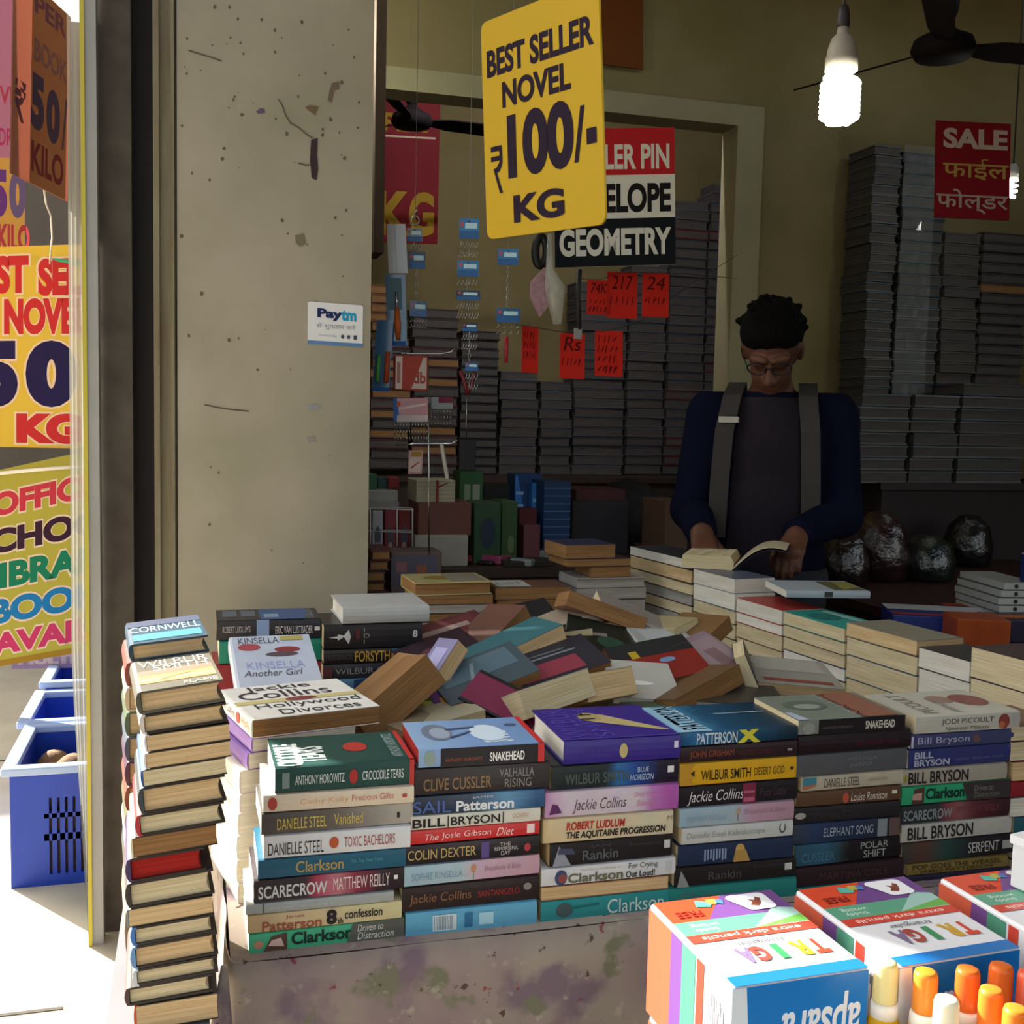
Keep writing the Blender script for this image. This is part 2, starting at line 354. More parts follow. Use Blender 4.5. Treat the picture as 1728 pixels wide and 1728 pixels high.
# ---------------------------------------------------------------- books
def face_fn(face, L, W, T, b):
    if face == 'S': return lambda u, v, h: (u*L, -b-h, v*T)                      # spine, read from the front
    if face == 'T': return lambda u, v, h: (u*L, v*W, T+h)                       # top cover, read from the spine side
    if face == 'TR': return lambda u, v, h: (L*(1-v), u*W, T+h)                  # top cover, read with the spine on the left
    if face == 'TU': return lambda u, v, h: (L*(1-u), W*(1-v), T+h)
    if face == 'H': return lambda u, v, h: (L+h, u*W, v*T)
def make_book(L, W, T, cover='#444444', spine=None, pages='cream', hard=False, art=(), lift=0.0, name=None, cv=None, sv=None):
    """lies flat: spine along x at y=0, fore-edge at y=W; returns the Empty"""
    t = .0024 if hard else .0011; ov = .003 if hard else .0004; b = min(.003 if hard else .0012, T*.12)
    rt_ = bpy.data.objects.new(name or ('hardcover_book' if hard else 'paperback_book'), None); COL.objects.link(rt_); rt_.empty_display_size = .03
    out = [(W, 0), (.004, 0), (.0, T*.04), (-b*.7, T*.25), (-b, T*.5), (-b*.7, T*.75), (0, T*.96), (.004, T), (W*.5, T+lift*.2), (W, T+lift)]
    inn = [(W, t), (.004, t), (t, t), (t, T*.3), (t, T*.5), (t, T*.7), (t, T-t), (.004, T-t), (W*.5, T-t+lift*.2), (W, T-t+lift)]
    mb = MB(); n = len(out)
    for x in (0, L): mb.v += [(x, y, z) for y, z in out] + [(x, y, z) for y, z in inn]
    N = 2*n
    for i in range(n-1):
        mi = 1 if 1 <= i <= 6 else 0
        mb.add([], [(i, i+1, N+i+1, N+i)], 0); mb.mi[-1] = mi; mb.f[-1] = (i, N+i, N+i+1, i+1)
        mb.f.append((n+i, n+i+1, N+n+i+1, N+n+i)); mb.mi.append(0)
        mb.f.append((i, i+1, n+i+1, n+i)); mb.mi.append(mi)
        mb.f.append((N+i, N+n+i, N+n+i+1, N+i+1)); mb.mi.append(mi)
    for i in (0, n-1): mb.f.append((i, n+i, N+n+i, N+i)); mb.mi.append(0)
    cm = cv or mat(cover, .38, noise=.12, nscale=30, spec=.4); sm = sv or (mat(spine, .38, noise=.10, nscale=30, spec=.4) if spine else cm)
    mb.build('cover', [cm, sm], rt_)
    pb = MB(); y1 = W-ov-(.001 if hard else 0); z0, z1 = t*1.02, T-t*1.02
    if hard:   # hollow fore-edge
        m = .0025
        ys = [(y1, z0), (y1-m, (z0*3+z1)/4), (y1-m*1.3, (z0+z1)/2), (y1-m, (z0+3*z1)/4), (y1, z1)]
        sec = [(t+.0006, z0)]+ys+[(t+.0006, z1)]
    else: sec = [(t+.0003, z0), (y1, z0), (y1-.0006, (z0+z1)/2), (y1, z1), (t+.0003, z1)]
    pb.prism(sec, ov, L-ov, lambda a, b_, x: (x, a, b_))
    pb.build('page_block', page_mat(pages), rt_)
    faces = {}
    for a in art:
        k, fc = a[0], a[1]
        if fc not in faces: faces[fc] = Print(face_fn(fc, L, W, T, b+.0002))
        p = faces[fc]
        if k == 't': p.text(a[6], *a[2:6], a[7], *(a[8:] if len(a) > 8 else ()))
        elif k == 'r': p.rect(*a[2:6], a[6])
        elif k == 'e': p.ell(*a[2:6], a[6])
        elif k == 'p': p.poly(a[2], a[3])
    for fc, p in faces.items(): p.build('spine_print' if fc == 'S' else 'cover_print', rt_, .45)
    rt_['dims'] = (L, W, T)
    return rt_
def face_corner(face, ang, L, W):
    """rotation that turns the named face towards the front, and the local corner that comes to its left end"""
    return {'S': (ang, (0, 0)), 'F': (ang+math.pi, (L, W)), 'H': (ang-math.pi/2, (L, 0)), 'N': (ang+math.pi/2, (0, W))}[face]
def put(o, face, p, ang, roll=0, tilt=0):
    L, W, T = o['dims']; rz, c = face_corner(face, ang, L, W)
    M = Matrix.Rotation(rz, 3, 'Z')
    if roll: M = Matrix.Rotation(-roll, 3, Vector((-math.sin(ang), math.cos(ang), 0))) @ M
    if tilt: M = Matrix.Rotation(tilt, 3, Vector((math.cos(ang), math.sin(ang), 0))) @ M
    o.rotation_euler = M.to_euler(); o.location = Vector(p) - M @ Vector((c[0], c[1], 0))
    del o['dims']; return o
def stack(items, p0, ang, phrase, group, zbase, jit=1.2, refend='L', gap=.0004):
    """items from top to bottom: dict(x=(xl,xr), y=(top,bottom), face, D, ...), pixels measured on the plane through p0; every one is a book of its own"""
    n = len(items); made = []; zb = zbase
    for i in range(n-1, -1, -1):
        it = items[i]; xl, xr = it['x']; yt, yb = it['y']; a = ang + R(it.get('a', rng.uniform(-jit, jit)))
        xref = xl if it.get('ref', refend) == 'L' else xr
        q, _ = on_line(xl, yb, p0, ang); ql, _ = on_line(xref, yt, p0, ang)
        zt = ql.z; T = min(max(zt-zb, .010), .075)
        base = Vector((q.x, q.y, zb))
        _, width = on_line(xr, yb, base, a)
        f = it.get('face', 'S'); D = it.get('D', .112)
        L, W = (width, D) if f in 'SF' else (D, width)
        kw = {k: it[k] for k in ('cover', 'spine', 'pages', 'hard', 'art', 'lift') if k in it}
        if 'cb' in it: kw['cv'] = band(it['cb'], L, 0, const=it.get('const', False))
        if 'sb' in it: kw['sv'] = band(it['sb'], L, 0, const=it.get('const', False))
        if 'cby' in it: kw['cv'] = band(it['cby'], W, 1)
        bk = make_book(L, W, T, **kw); put(bk, f, base, a, R(it.get('roll', 0)), R(it.get('tilt', 0)))
        tag(bk, f"{it['d']}, {ordinal(i, n)} of {phrase}", 'book', group)
        zb += T+gap; made.append(bk)
    return made[::-1]
def B(xl, xr, yt, yb, d, cover, art=(), **k): return dict(x=(xl, xr), y=(yt, yb), d=d, cover=cover, art=art, **k)
FRONT = Vector((.3, 1.33, TZ))
W_, K_, G_ = '#f2f0ea', '#1c1a1c', '#d8b45a'
# front row, stack by stack, top to bottom
FR = [
 ("the green-topped front stack", [
  B(464, 698, 1296, 1341, 'dark green paperback with a red drop', '#1d4a44', [('t', 'TR', .1, .62, .62, .84, 'TEARS', '#e8eee9', .03), ('t', 'TR', .02, .80, .75, .98, 'CROCODILE', '#f4f8f4', .03), ('e', 'T', .62, .52, .09, .16, '#b3352f'),
     ('t', 'TR', .1, .06, .9, .14, 'ANTHONY HOROWITZ', '#8fa5a0'), ('t', 'S', .14, .30, .49, .66, 'ANTHONY HOROWITZ', '#dfe6e2', .0), ('e', 'S', .555, .48, .03, .28, '#b02f2f'), ('t', 'S', .62, .30, .92, .66, 'CROCODILE TEARS', '#dfe6e2', .0), ('r', 'S', .05, .2, .10, .8, '#7f938f'), ('r', 'T', .965, 0, 1, 1, '#c0322e'), ('r', 'S', .965, 0, 1, 1, '#c0322e')], D=.125, pages='white'),
  B(444, 698, 1342, 1373, 'cream paperback with a red spine flower', '#e6d6bd', [('e', 'S', .06, .5, .03, .36, '#b4453c'), ('t', 'S', .24, .3, .56, .66, 'Cathy Kelly', '#e0b27a', .0), ('t', 'S', .58, .38, .86, .72, 'Precious Gifts', '#c8746c', .0), ('r', 'S', .92, .4, .95, .6, '#b04a40')], pages='pale', D=.126),
  B(441, 696, 1373, 1411, 'dark grey paperback with yellow spine lettering', '#4d4843', [('t', 'S', .10, .22, .42, .72, 'DANIELLE STEEL', '#d9c25c', .0), ('t', 'S', .47, .25, .66, .75, 'Vanished', '#d9c25c', .0), ('r', 'S', .89, .35, .91, .6, '#2a2526')], sb=[(0, '#4a4440'), (.55, '#6e6860'), (1, '#b9b1a6')], pages='pale'),
  B(445, 692, 1411, 1451, 'white paperback with an orange spine disc', '#e3e5e6', [('t', 'S', .03, .15, .40, .68, 'DANIELLE STEEL', '#35322f', .0), ('e', 'S', .47, .52, .032, .25, '#c05a36'), ('t', 'S', .54, .28, .89, .72, 'TOXIC BACHELORS', '#a8524c', .0)], pages='pale'),
  B(435, 684, 1452, 1485, 'teal blue paperback with gold lettering', '#1f5f7a', [('t', 'S', .25, .22, .57, .8, 'Clarkson', '#b89a56', .01), ('t', 'S', .62, .42, .84, .68, 'The Top Gear Years', '#4fa0a8', .0)], pages='pale'),
  B(428, 681, 1486, 1526, 'black and pink paperback with big white lettering', '#3a2f35', [('t', 'S', .03, .18, .48, .72, 'SCARECROW', '#d4d8da', .02), ('t', 'S', .52, .26, .90, .8, 'MATTHEW REILLY', '#eadfd9', -.005), ('r', 'S', .93, .5, .955, .68, W_)], sb=[(0, '#33292c'), (.40, '#3a2e35'), (.47, '#b03a58'), (.62, '#c9808a'), (.74, '#93304a'), (.9, '#3a2430'), (1, '#2c1e26')], pages='pale', D=.108),
  B(415, 664, 1527, 1545, 'thin pale grey paperback with plain spine', '#a9b0ae', [('r', 'S', .11, 0, .12, 1, '#5b6362'), ('t', 'S', .16, .3, .6, .7, 'the world according to', '#c2c8c6', .0)], pages='white'),
  B(418, 677, 1545, 1577, 'cream paperback with brown and black lettering', '#dfcfa4', [('t', 'S', .09, .06, .47, .6, 'Patterson', '#9c5238', .02), ('t', 'S', .24, .62, .36, .84, 'James', '#9c5238', .0), ('t', 'S', .50, .1, .57, .9, '8', K_, .05), ('t', 'S', .575, .1, .61, .42, 'th', K_, .02), ('t', 'S', .62, .32, .87, .8, 'confession', K_, .02)], sb=[(0, '#c8a878'), (.35, '#dcc79c'), (1, '#ded3a2')], pages='cream'),
  B(420, 681, 1577, 1608, 'bright green paperback with a portrait strip', '#48b98c', [('e', 'S', .06, .45, .03, .2, '#c08a72'), ('p', 'S', [(.09, .08), (.24, .08), (.24, .92), (.14, .8)], '#5a4038'), ('p', 'S', [(.12, .35), (.22, .25), (.2, .7), (.14, .6)], '#d6b8ae'), ('t', 'S', .265, .26, .66, .88, 'Clarkson', '#16332c', .03), ('p', 'S', [(.62, 0), (1, 0), (1, 1), (.66, 1)], '#5c5f57'), ('t', 'S', .69, .55, .86, .9, 'Driven to', '#d9ddd6', .0, .2), ('t', 'S', .69, .14, .93, .5, 'Distraction', '#d9ddd6', .0, .2)], pages='pale'),
 ]),
 ("the blue-topped front stack", [
  B(706, 917, 1265, 1298, 'glossy blue paperback with red page edges', '#8fb0d8', [('r', 'S', .17, 0, .95, 1, '#1b191c'), ('r', 'S', .95, 0, 1, 1, '#c62f30'), ('r', 'T', .955, 0, 1, 1, '#c62f30'), ('e', 'T', .22, .55, .12, .3, '#6f7a8c'), ('e', 'T', .24, .52, .08, .2, '#9aa6b8'), ('e', 'T', .62, .45, .14, .3, '#cfe0ee'), ('p', 'T', [(.3, .3), (.5, .5), (.5, .55), (.3, .36)], '#3d4a6a'), ('p', 'T', [(.3, .6), (.56, .66), (.55, .7), (.3, .66)], '#3d4a6a'), ('e', 'T', .86, .7, .05, .05, '#4a5a7c'), ('t', 'TR', .1, .22, .5, .46, 'SNAKE', '#dbe8f2', .02), ('e', 'S', .085, .5, .045, .4, '#8fa39a'), ('t', 'S', .56, .18, .84, .66, 'SNAKEHEAD', W_, .02), ('t', 'S', .21, .28, .5, .46, 'ANTHONY HOROWITZ', '#a04a30', .0)], D=.125, pages='red', cb=[(0, '#9fc0e4'), (.5, '#86a8d8'), (1, '#7d9fd0')]),
  B(700, 926, 1298, 1345, 'thick black paperback with bronze lettering', '#2a2324', [('t', 'S', .06, .18, .56, .62, 'CLIVE CUSSLER', '#8a6c48', .01), ('t', 'S', .62, .52, .88, .84, 'VALHALLA', '#8a8680', .0), ('t', 'S', .66, .14, .86, .46, 'RISING', '#8a8680', .0)], D=.11),
  B(697, 918, 1345, 1378, 'navy paperback with a pale blue spine end', '#23364f', [('t', 'S', .0, .1, .28, .75, 'SAIL', '#4a66a8', .0), ('t', 'S', .32, .1, .76, .66, 'Patterson', '#dfe4e6', .03), ('t', 'S', .44, .7, .6, .85, 'JAMES', '#b9c2c6', .0)], sb=[(0, '#222a36'), (.5, '#2a3f58'), (.78, '#5f94bc'), (1, '#2d5684')]),
  B(693, 911, 1378, 1403, 'white paperback with bold black serif lettering', '#d9d5c6', [('t', 'S', .01, .18, .26, .78, 'BILL', '#191716', .02), ('t', 'S', .30, .18, .68, .78, 'BRYSON', '#191716', .02), ('r', 'S', .275, .1, .285, .9, '#3a3733'), ('r', 'S', .7, .1, .71, .9, '#3a3733'), ('t', 'S', .78, .35, .9, .7, 'DOWN', '#c9a089', .0)]),
  B(690, 909, 1403, 1428, 'bright red paperback with thin white script', '#cf3434', [('t', 'S', .12, .25, .22, .7, 'The', '#f0cfc8', .0, .3), ('t', 'S', .24, .2, .62, .75, 'Josie Gibson', '#f6e6df', -.01, .1), ('t', 'S', .66, .2, .8, .75, 'Diet', '#f6e6df', -.01, .4), ('r', 'S', .90, .2, .96, .85, '#f0d6d0')]),
  B(683, 908, 1428, 1463, 'black paperback with gold capitals', '#231d22', [('t', 'S', .02, .28, .52, .76, 'COLIN DEXTER', '#c3a866', .0), ('r', 'S', .56, .1, .62, .9, '#5b4a86'), ('t', 'S', .70, .62, .78, .8, 'THE', '#c9c4bf', .0), ('t', 'S', .66, .4, .84, .58, 'REMORSEFUL', '#c9c4bf', .0), ('t', 'S', .71, .16, .78, .36, 'DAY', '#c9c4bf', .0), ('e', 'S', .91, .45, .025, .2, '#b03a44')]),
  B(682, 909, 1463, 1499, 'pale blue to pink flowered paperback', '#a9c8d4', [('t', 'S', .05, .3, .42, .62, 'SOPHIE KINSELLA', '#7e9cae', .0), ('e', 'S', .5, .62, .02, .2, '#c08a6c'), ('r', 'S', .497, .1, .503, .5, '#5d7466'), ('t', 'S', .58, .35, .86, .68, 'Shopaholic & Baby', '#a87c92', .0, .2)], sb=[(0, '#a4c6d4'), (.5, '#b6ced8'), (.62, '#d4b4c4'), (1, '#cfa4b4')]),
  B(678, 906, 1499, 1541, 'dark brown paperback with copper script', '#2d2021', [('t', 'S', .05, .25, .5, .7, 'Jackie Collins', '#8b6246', .0, .1), ('t', 'S', .55, .36, .86, .6, 'SANTANGELO', '#a02f2c', .0), ('e', 'S', .92, .6, .03, .15, '#8a8482')]),
  B(684, 905, 1541, 1571, 'sky blue paperback showing a bar-coded back', '#63aed2', [('r', 'S', .2, .15, .38, .8, '#c9dbe2')] + [('r', 'S', .21+.012*i, .2, .215+.012*i, .75, '#5f6f78') for i in range(12)] + [('r', 'S', .44, .2, .5, .8, '#2f6f9c'), ('r', 'S', .55, .25, .66, .75, '#a9d3e6')]),
 ]),
 ("the purple-topped front stack", [
  B(951, 1146, 1250, 1294, 'purple hardback with a gold cone emblem', '#3a2a86', [('p', 'T', [(.30, .62), (.36, .78), (.55, .72), (.98, .16), (.9, .17), (.42, .5)], '#b8a878'), ('e', 'T', .42, .66, .1, .14, '#a59668'), ('t', 'TR', .05, .74, .95, .95, 'WILBUR', '#4c3fa0', .0), ('t', 'TR', .05, .54, .9, .7, 'SMITH', '#4c3fa0', .0), ('e', 'S', .5, .5, .035, .3, '#b8a970'), ('r', 'S', .94, .5, .975, .78, '#d6d2e4'), ('t', 'S', .15, .35, .42, .65, 'WILBUR SMITH', '#4a3a92', .0), ('p', 'T', [(.0, .0), (.99, 0), (.99, .02), (0, .02)], '#4d3b98')], hard=True, D=.155, pages='pale', face='S'),
  B(930, 1143, 1294, 1336, 'black paperback with a blue spine panel', '#1e2030', [('t', 'S', .10, .22, .60, .66, 'WILBUR SMITH', '#4a5450', .02), ('t', 'S', .67, .55, .76, .75, 'BLUE', '#b4c2d4', .0), ('t', 'S', .61, .22, .8, .46, 'HORIZON', '#b4c2d4', .0, .2), ('r', 'S', .91, .45, .96, .72, '#dcdde0')], sb=[(0, '#1c2426'), (.5, '#1f2a2e'), (.6, '#2f6ea6'), (.72, '#234a9a'), (.84, '#22306a'), (.9, '#221c34'), (1, '#20182c')]),
  B(919, 1143, 1337, 1383, 'pink and white paperback with black script', '#d9a9cf', [('t', 'S', .2, .12, .6, .66, 'Jackie Collins', '#4a4048', -.005, .3), ('t', 'S', .66, .55, .83, .78, 'Drop Dead', '#c484a0', .0, .2), ('t', 'S', .68, .25, .84, .48, 'Beautiful', '#c484a0', .0, .2), ('p', 'S', [(.03, .15), (.12, .2), (.09, .5), (.05, .55)], '#5a2a5c')], sb=[(0, '#c06cb4'), (.22, '#d6c4d2'), (.75, '#d8cbd4'), (.86, '#c27cc0'), (1, '#b45cae')]),
  B(916, 1134, 1383, 1425, 'cream paperback with red over black capitals', '#e0cfa8', [('t', 'S', .17, .5, .62, .82, 'ROBERT LUDLUM', '#b02a28', .03, .12), ('t', 'S', .17, .12, .94, .44, 'THE AQUITAINE PROGRESSION', '#1c1a18', .03, .12), ('t', 'S', .95, .6, .99, .8, 'M', '#8a7a66', .0)], sb=[(0, '#b98a52'), (.12, '#dcc79c'), (1, '#d9cdb0')]),
  B(927, 1132, 1425, 1467, 'black paperback with a pale spine tower', '#242122', [('p', 'S', [(.02, .05), (.17, .05), (.13, .4), (.07, .9), (.04, .4)], '#8f93a0'), ('p', 'S', [(.06, .55), (.2, .5), (.18, .75), (.07, .8)], '#43485e'), ('t', 'S', .26, .2, .55, .62, 'Rankin', '#5c6065', .01), ('t', 'S', .33, .72, .48, .84, 'IAN', '#4a4d50', .0), ('t', 'S', .64, .62, .9, .78, 'Resurrection', '#4a4446', .0), ('r', 'S', .93, .4, .98, .75, '#c9ccca')], pages='tan'),
  B(913, 1138, 1467, 1498, 'white paperback with a dark spine globe', '#d8dadc', [('e', 'S', .14, .45, .045, .42, '#3a4a6a'), ('e', 'S', .15, .4, .03, .25, '#8a4a48'), ('t', 'S', .19, .1, .60, .62, 'Clarkson', '#6b6a52', .03), ('t', 'S', .28, .68, .58, .82, 'The World According to', '#a9a28e', .0), ('t', 'S', .64, .52, .86, .9, 'For Crying', '#35353a', .0), ('t', 'S', .62, .1, .84, .46, 'Out Loud!', '#35353a', .02), ('r', 'S', .92, .2, .96, .8, '#c2c6c8')]),
  B(913, 1127, 1498, 1522, 'book turned page-edge outwards', '#8a5a42', [], face='F', pages='tan'),
  B(912, 1150, 1522, 1554, 'teal paperback with a tall white spine name', '#2f9296', [('e', 'S', .16, .5, .06, .34, '#4a5a5c'), ('p', 'S', [(.2, .5), (.4, .6), (.4, .7), (.2, .62)], '#1d6c70'), ('t', 'S', .46, .12, .86, .8, 'Clarkson', '#cfe0dd', .0)]),
 ]),
 ("the navy-topped front stack", [
  B(1146, 1344, 1237, 1261, 'deep blue paperback with a yellow cross mark', '#1f5c86', [('t', 'TR', .08, .74, .98, .94, 'PATTERSON', '#bcd6e6', .02), ('t', 'TR', .3, .55, .9, .68, 'CROSS', '#2d5f80', .0), ('p', 'T', [(.0, 0), (.28, .0), (.2, 1), (0, 1)], '#8fb9d2'), ('t', 'S', .14, .08, .48, .9, 'PATTERSON', '#c9d6dc', .01), ('p', 'S', [(.48, .02), (.54, .02), (.66, .98), (.60, .98)], '#c9c23c'), ('p', 'S', [(.62, .02), (.68, .02), (.55, .98), (.49, .98)], '#c9c23c'), ('r', 'T', .5, .6, .95, .62, '#b8c4c4')], D=.13, cb=[(0, '#9cc4dc'), (.25, '#4a90b8'), (.5, '#1d4f72'), (1, '#123246')], sb=[(0, '#143a5e'), (.2, '#2a6c9c'), (.7, '#1b4a66'), (1, '#152e3e')]),
  B(1147, 1344, 1261, 1288, 'dark maroon paperback with rust capitals', '#2e1c22', [('t', 'S', .08, .2, .45, .72, 'JOHN GRISHAM', '#8c4a2c', .0), ('t', 'S', .48, .3, .78, .6, 'THE STREET LAWYER', '#5a2c26', .0), ('r', 'S', .91, .4, .95, .55, '#8a8480')]),
  B(1147, 1344, 1289, 1329, 'golden yellow paperback with black capitals', '#d6a41f', [('t', 'S', .17, .22, .59, .66, 'WILBUR SMITH', '#2a2113', .01), ('t', 'S', .62, .28, .88, .62, 'DESERT GOD', '#4a3a1c', .0), ('p', 'S', [(.0, .9), (.12, .95), (.07, .6), (.11, .5), (.08, .2), (.12, .05), (0, .05)], '#b98a2c'), ('p', 'S', [(.08, .55), (.115, .68), (.115, .4)], '#3a2c12'), ('r', 'S', .93, .42, .96, .55, '#3a2c12')]),
  B(1144, 1343, 1329, 1364, 'black paperback with a maroon spine square', '#211c22', [('t', 'S', .07, .1, .54, .78, 'Jackie Collins', '#d9d4d6', -.005, .3), ('r', 'S', .53, .02, .64, .98, '#7a2a44'), ('r', 'S', .54, .1, .63, .3, '#a85a74'), ('r', 'S', .54, .5, .63, .62, '#a85a74'), ('t', 'S', .68, .3, .9, .7, 'Poor Little', '#4a3a3c', .0)]),
  B(1146, 1338, 1365, 1397, 'powder blue and pink paperback', '#9fb9c8', [('t', 'S', .06, .3, .4, .6, 'SOPHIE KINSELLA', '#8aa4b4', .0), ('e', 'S', .5, .68, .02, .16, '#b09a7c'), ('r', 'S', .495, .15, .503, .55, '#6c7c74'), ('t', 'S', .55, .4, .92, .75, 'Shopaholic & Baby', '#a87a8e', .0, .2)], sb=[(0, '#98b4c4'), (.55, '#a8bcc8'), (.68, '#c4a0b2'), (1, '#b48c9e')]),
  B(1150, 1336, 1398, 1427, 'greyish white paperback with a dark horseshoe mark', '#c5c8c6', [('t', 'S', .04, .25, .74, .7, 'Danielle Steel Kaleidoscope', '#8f918c', .0, .1), ('e', 'S', .90, .55, .03, .3, '#4c4c4c'), ('e', 'S', .90, .62, .018, .26, '#c5c8c6')]),
  B(1143, 1336, 1428, 1464, 'navy paperback with a gold figure', '#22304e', [('e', 'S', .53, .65, .04, .25, '#b89a58'), ('p', 'S', [(.47, .05), (.62, .05), (.58, .6), (.49, .6)], '#a8884c')] + [('r', 'S', .22+.025*i, .2+.05*(i % 3), .235+.025*i, .75, '#7f93b4') for i in range(8)]),
  B(1137, 1341, 1465, 1500, 'black paperback with a white spine logo', '#221f20', [('p', 'S', [(.02, .0), (.12, .0), (.09, .4), (.05, .85)], '#8a8c90'), ('t', 'S', .27, .25, .54, .68, 'Rankin', '#4c4648', .01), ('t', 'S', .64, .66, .9, .8, 'Resurrection', '#423c3e', .0), ('r', 'S', .90, .4, .96, .75, '#bfc2c0')]),
  B(1126, 1341, 1500, 1545, 'teal green paperback', '#23807c', [('t', 'S', .1, .3, .5, .7, 'Clarkson', '#5d6a68', .0)]),
 ]),
 ("the grey-topped front stack", [
  B(1347, 1525, 1216, 1241, 'grey-green paperback with a black spine panel', '#7d8478', [('r', 'S', .18, 0, 1, 1, '#1d171b'), ('e', 'S', .09, .45, .06, .4, '#8b9088'), ('t', 'S', .62, .2, .9, .74, 'SNAKEHEAD', '#d4cfc0', .02), ('t', 'S', .22, .35, .5, .5, 'ANTHONY HOROWITZ', '#6a5c58', .0), ('r', 'T', .6, .0, .95, 1, '#8e5f4e'), ('t', 'TR', .02, .34, .98, .44, 'HOROWITZ', '#a8b0b0', .0), ('e', 'T', .3, .55, .2, .2, '#5f6a60'), ('e', 'T', .3, .5, .12, .1, '#94998c'), ('p', 'T', [(0, 0), (.1, 0), (.06, .3), (0, .3)], '#a9b4c4')], D=.13, pages='cream'),
  B(1345, 1534, 1242, 1275, 'maroon black hardback with faint red lettering', '#261a1f', [('t', 'S', .5, .35, .88, .6, 'the winter rose', '#5a2030', .0, .2)], hard=True, D=.13),
  B(1343, 1528, 1275, 1311, 'dull grey paperback', '#55565a', [('t', 'S', .46, .55, .72, .75, 'MISS JULIA', '#77787c', .0), ('t', 'S', .48, .3, .68, .5, 'HARPER', '#77787c', .0)]),
  B(1353, 1522, 1312, 1337, 'cream paperback with a sunset picture', '#b8ae9a', [('p', 'S', [(0, .3), (.13, .5), (.13, .95), (0, .95)], '#3d7c90'), ('p', 'S', [(0, .1), (.13, .35), (.13, .5), (0, .4)], '#a86a4c'), ('t', 'S', .21, .2, .56, .8, 'DANIELLE STEEL', '#4c4038', .0), ('t', 'S', .64, .4, .84, .65, 'GRANNY DAN', '#a08a78', .0)]),
  B(1344, 1518, 1338, 1363, 'brown paperback with white handwriting lettering', '#5c4230', [('e', 'S', .46, .45, .03, .35, '#b0503c'), ('t', 'S', .51, .2, .86, .75, 'Louise Rennison', '#d9d0c0', -.005, .2), ('r', 'S', .91, .5, .96, .75, '#cfc8b4')]),
  B(1338, 1517, 1364, 1391, 'charcoal paperback with a small grey animal', '#262326', [('e', 'S', .06, .5, .05, .2, '#9a9694'), ('t', 'S', .2, .25, .6, .7, 'Martina Cole', '#3c3436', .0)]),
  B(1336, 1517, 1392, 1426, 'navy paperback with spaced pale capitals', '#26324a', [('t', 'S', .28, .3, .74, .72, 'ELEPHANT SONG', '#9aa6b4', .0), ('r', 'S', .78, .1, .87, .95, '#7c868c'), ('r', 'S', .89, .1, .99, .95, '#5c4a48')], sb=[(0, '#3c4238'), (.25, '#2a3c60'), (.7, '#22304a'), (1, '#3a3438')]),
  B(1340, 1520, 1427, 1464, 'blue-green paperback with thin grey capitals', '#2c4a58', [('t', 'S', .6, .55, .86, .86, 'POLAR', '#9aa09e', .0), ('t', 'S', .63, .14, .84, .48, 'SHIFT', '#9aa09e', .0), ('t', 'S', .06, .2, .36, .6, 'CUSSLER', '#4a7284', .0)], sb=[(0, '#2c5064'), (.36, '#33607a'), (.5, '#2a3a40'), (.58, '#1e1c20'), (1, '#1c181c')]),
  B(1340, 1522, 1465, 1500, 'black cherry paperback', '#2a1a20', [('t', 'S', .22, .3, .85, .65, 'MARTINA COLE', '#4a3036', .0)]),
  B(1338, 1520, 1500, 1540, 'teal paperback', '#1d6f6c', []),
 ]),
 ("the flower-topped front stack", [
  B(1544, 1719, 1210, 1240, 'pale paperback with red flowers', '#c3bfb2', [('t', 'S', .24, .42, .74, .8, 'JODI PICOULT', '#57524c', .0), ('t', 'S', .28, .15, .7, .36, 'Nineteen Minutes', '#6a645c', .0), ('e', 'S', .84, .5, .055, .42, '#8c4038'), ('e', 'S', .82, .3, .03, .2, '#b86a44'), ('r', 'S', .92, .2, .99, .9, '#b0aca4'), ('e', 'T', .55, .62, .12, .16, '#9a7a70'), ('e', 'T', .8, .55, .16, .25, '#8a5450'), ('t', 'TR', .1, .72, .9, .86, 'PICOULT', '#78746a', .0), ('t', 'TR', .1, .5, .7, .6, 'minutes', '#8a867c', .0)], D=.13, pages='cream'),
  B(1536, 1708, 1241, 1266, 'slate blue paperback with a thin rounded name', '#42476e', [('t', 'S', .06, .2, .56, .8, 'Bill Bryson', '#a9abc8', .0), ('r', 'S', 0, .1, .02, .9, '#b9bccb'), ('e', 'S', .63, .5, .04, .3, '#6a4a50')]),
  B(1532, 1703, 1266, 1300, 'violet blue paperback with a two-line name', '#33386e', [('t', 'S', .05, .52, .23, .86, 'BILL', '#a9acc0', .03), ('t', 'S', .05, .12, .39, .46, 'BRYSON', '#a9acc0', .03), ('t', 'S', .44, .3, .92, .44, 'neither here nor there', '#6a6ea0', .0)]),
  B(1522, 1697, 1300, 1328, 'off-white paperback with tall black capitals', '#a8a092', [('t', 'S', .05, .14, .62, .84, 'BILL BRYSON', '#231f1c', .02), ('e', 'S', .02, .5, .015, .25, '#8a8a30')]),
  B(1520, 1701, 1329, 1360, 'emerald paperback with a portrait strip', '#2fa070', [('p', 'S', [(.09, .05), (.2, .05), (.2, .95), (.11, .85)], '#4c3630'), ('p', 'S', [(.09, .3), (.18, .25), (.18, .65), (.1, .6)], '#b08a80'), ('t', 'S', .215, .25, .57, .85, 'Clarkson', '#142c26', .03), ('p', 'S', [(.6, 0), (1, 0), (1, 1), (.55, 1)], '#3a3234'), ('t', 'S', .66, .5, .84, .8, 'Driven to', '#7c8078', .0, .2), ('t', 'S', .66, .15, .9, .42, 'Distraction', '#6a7068', .0, .2)]),
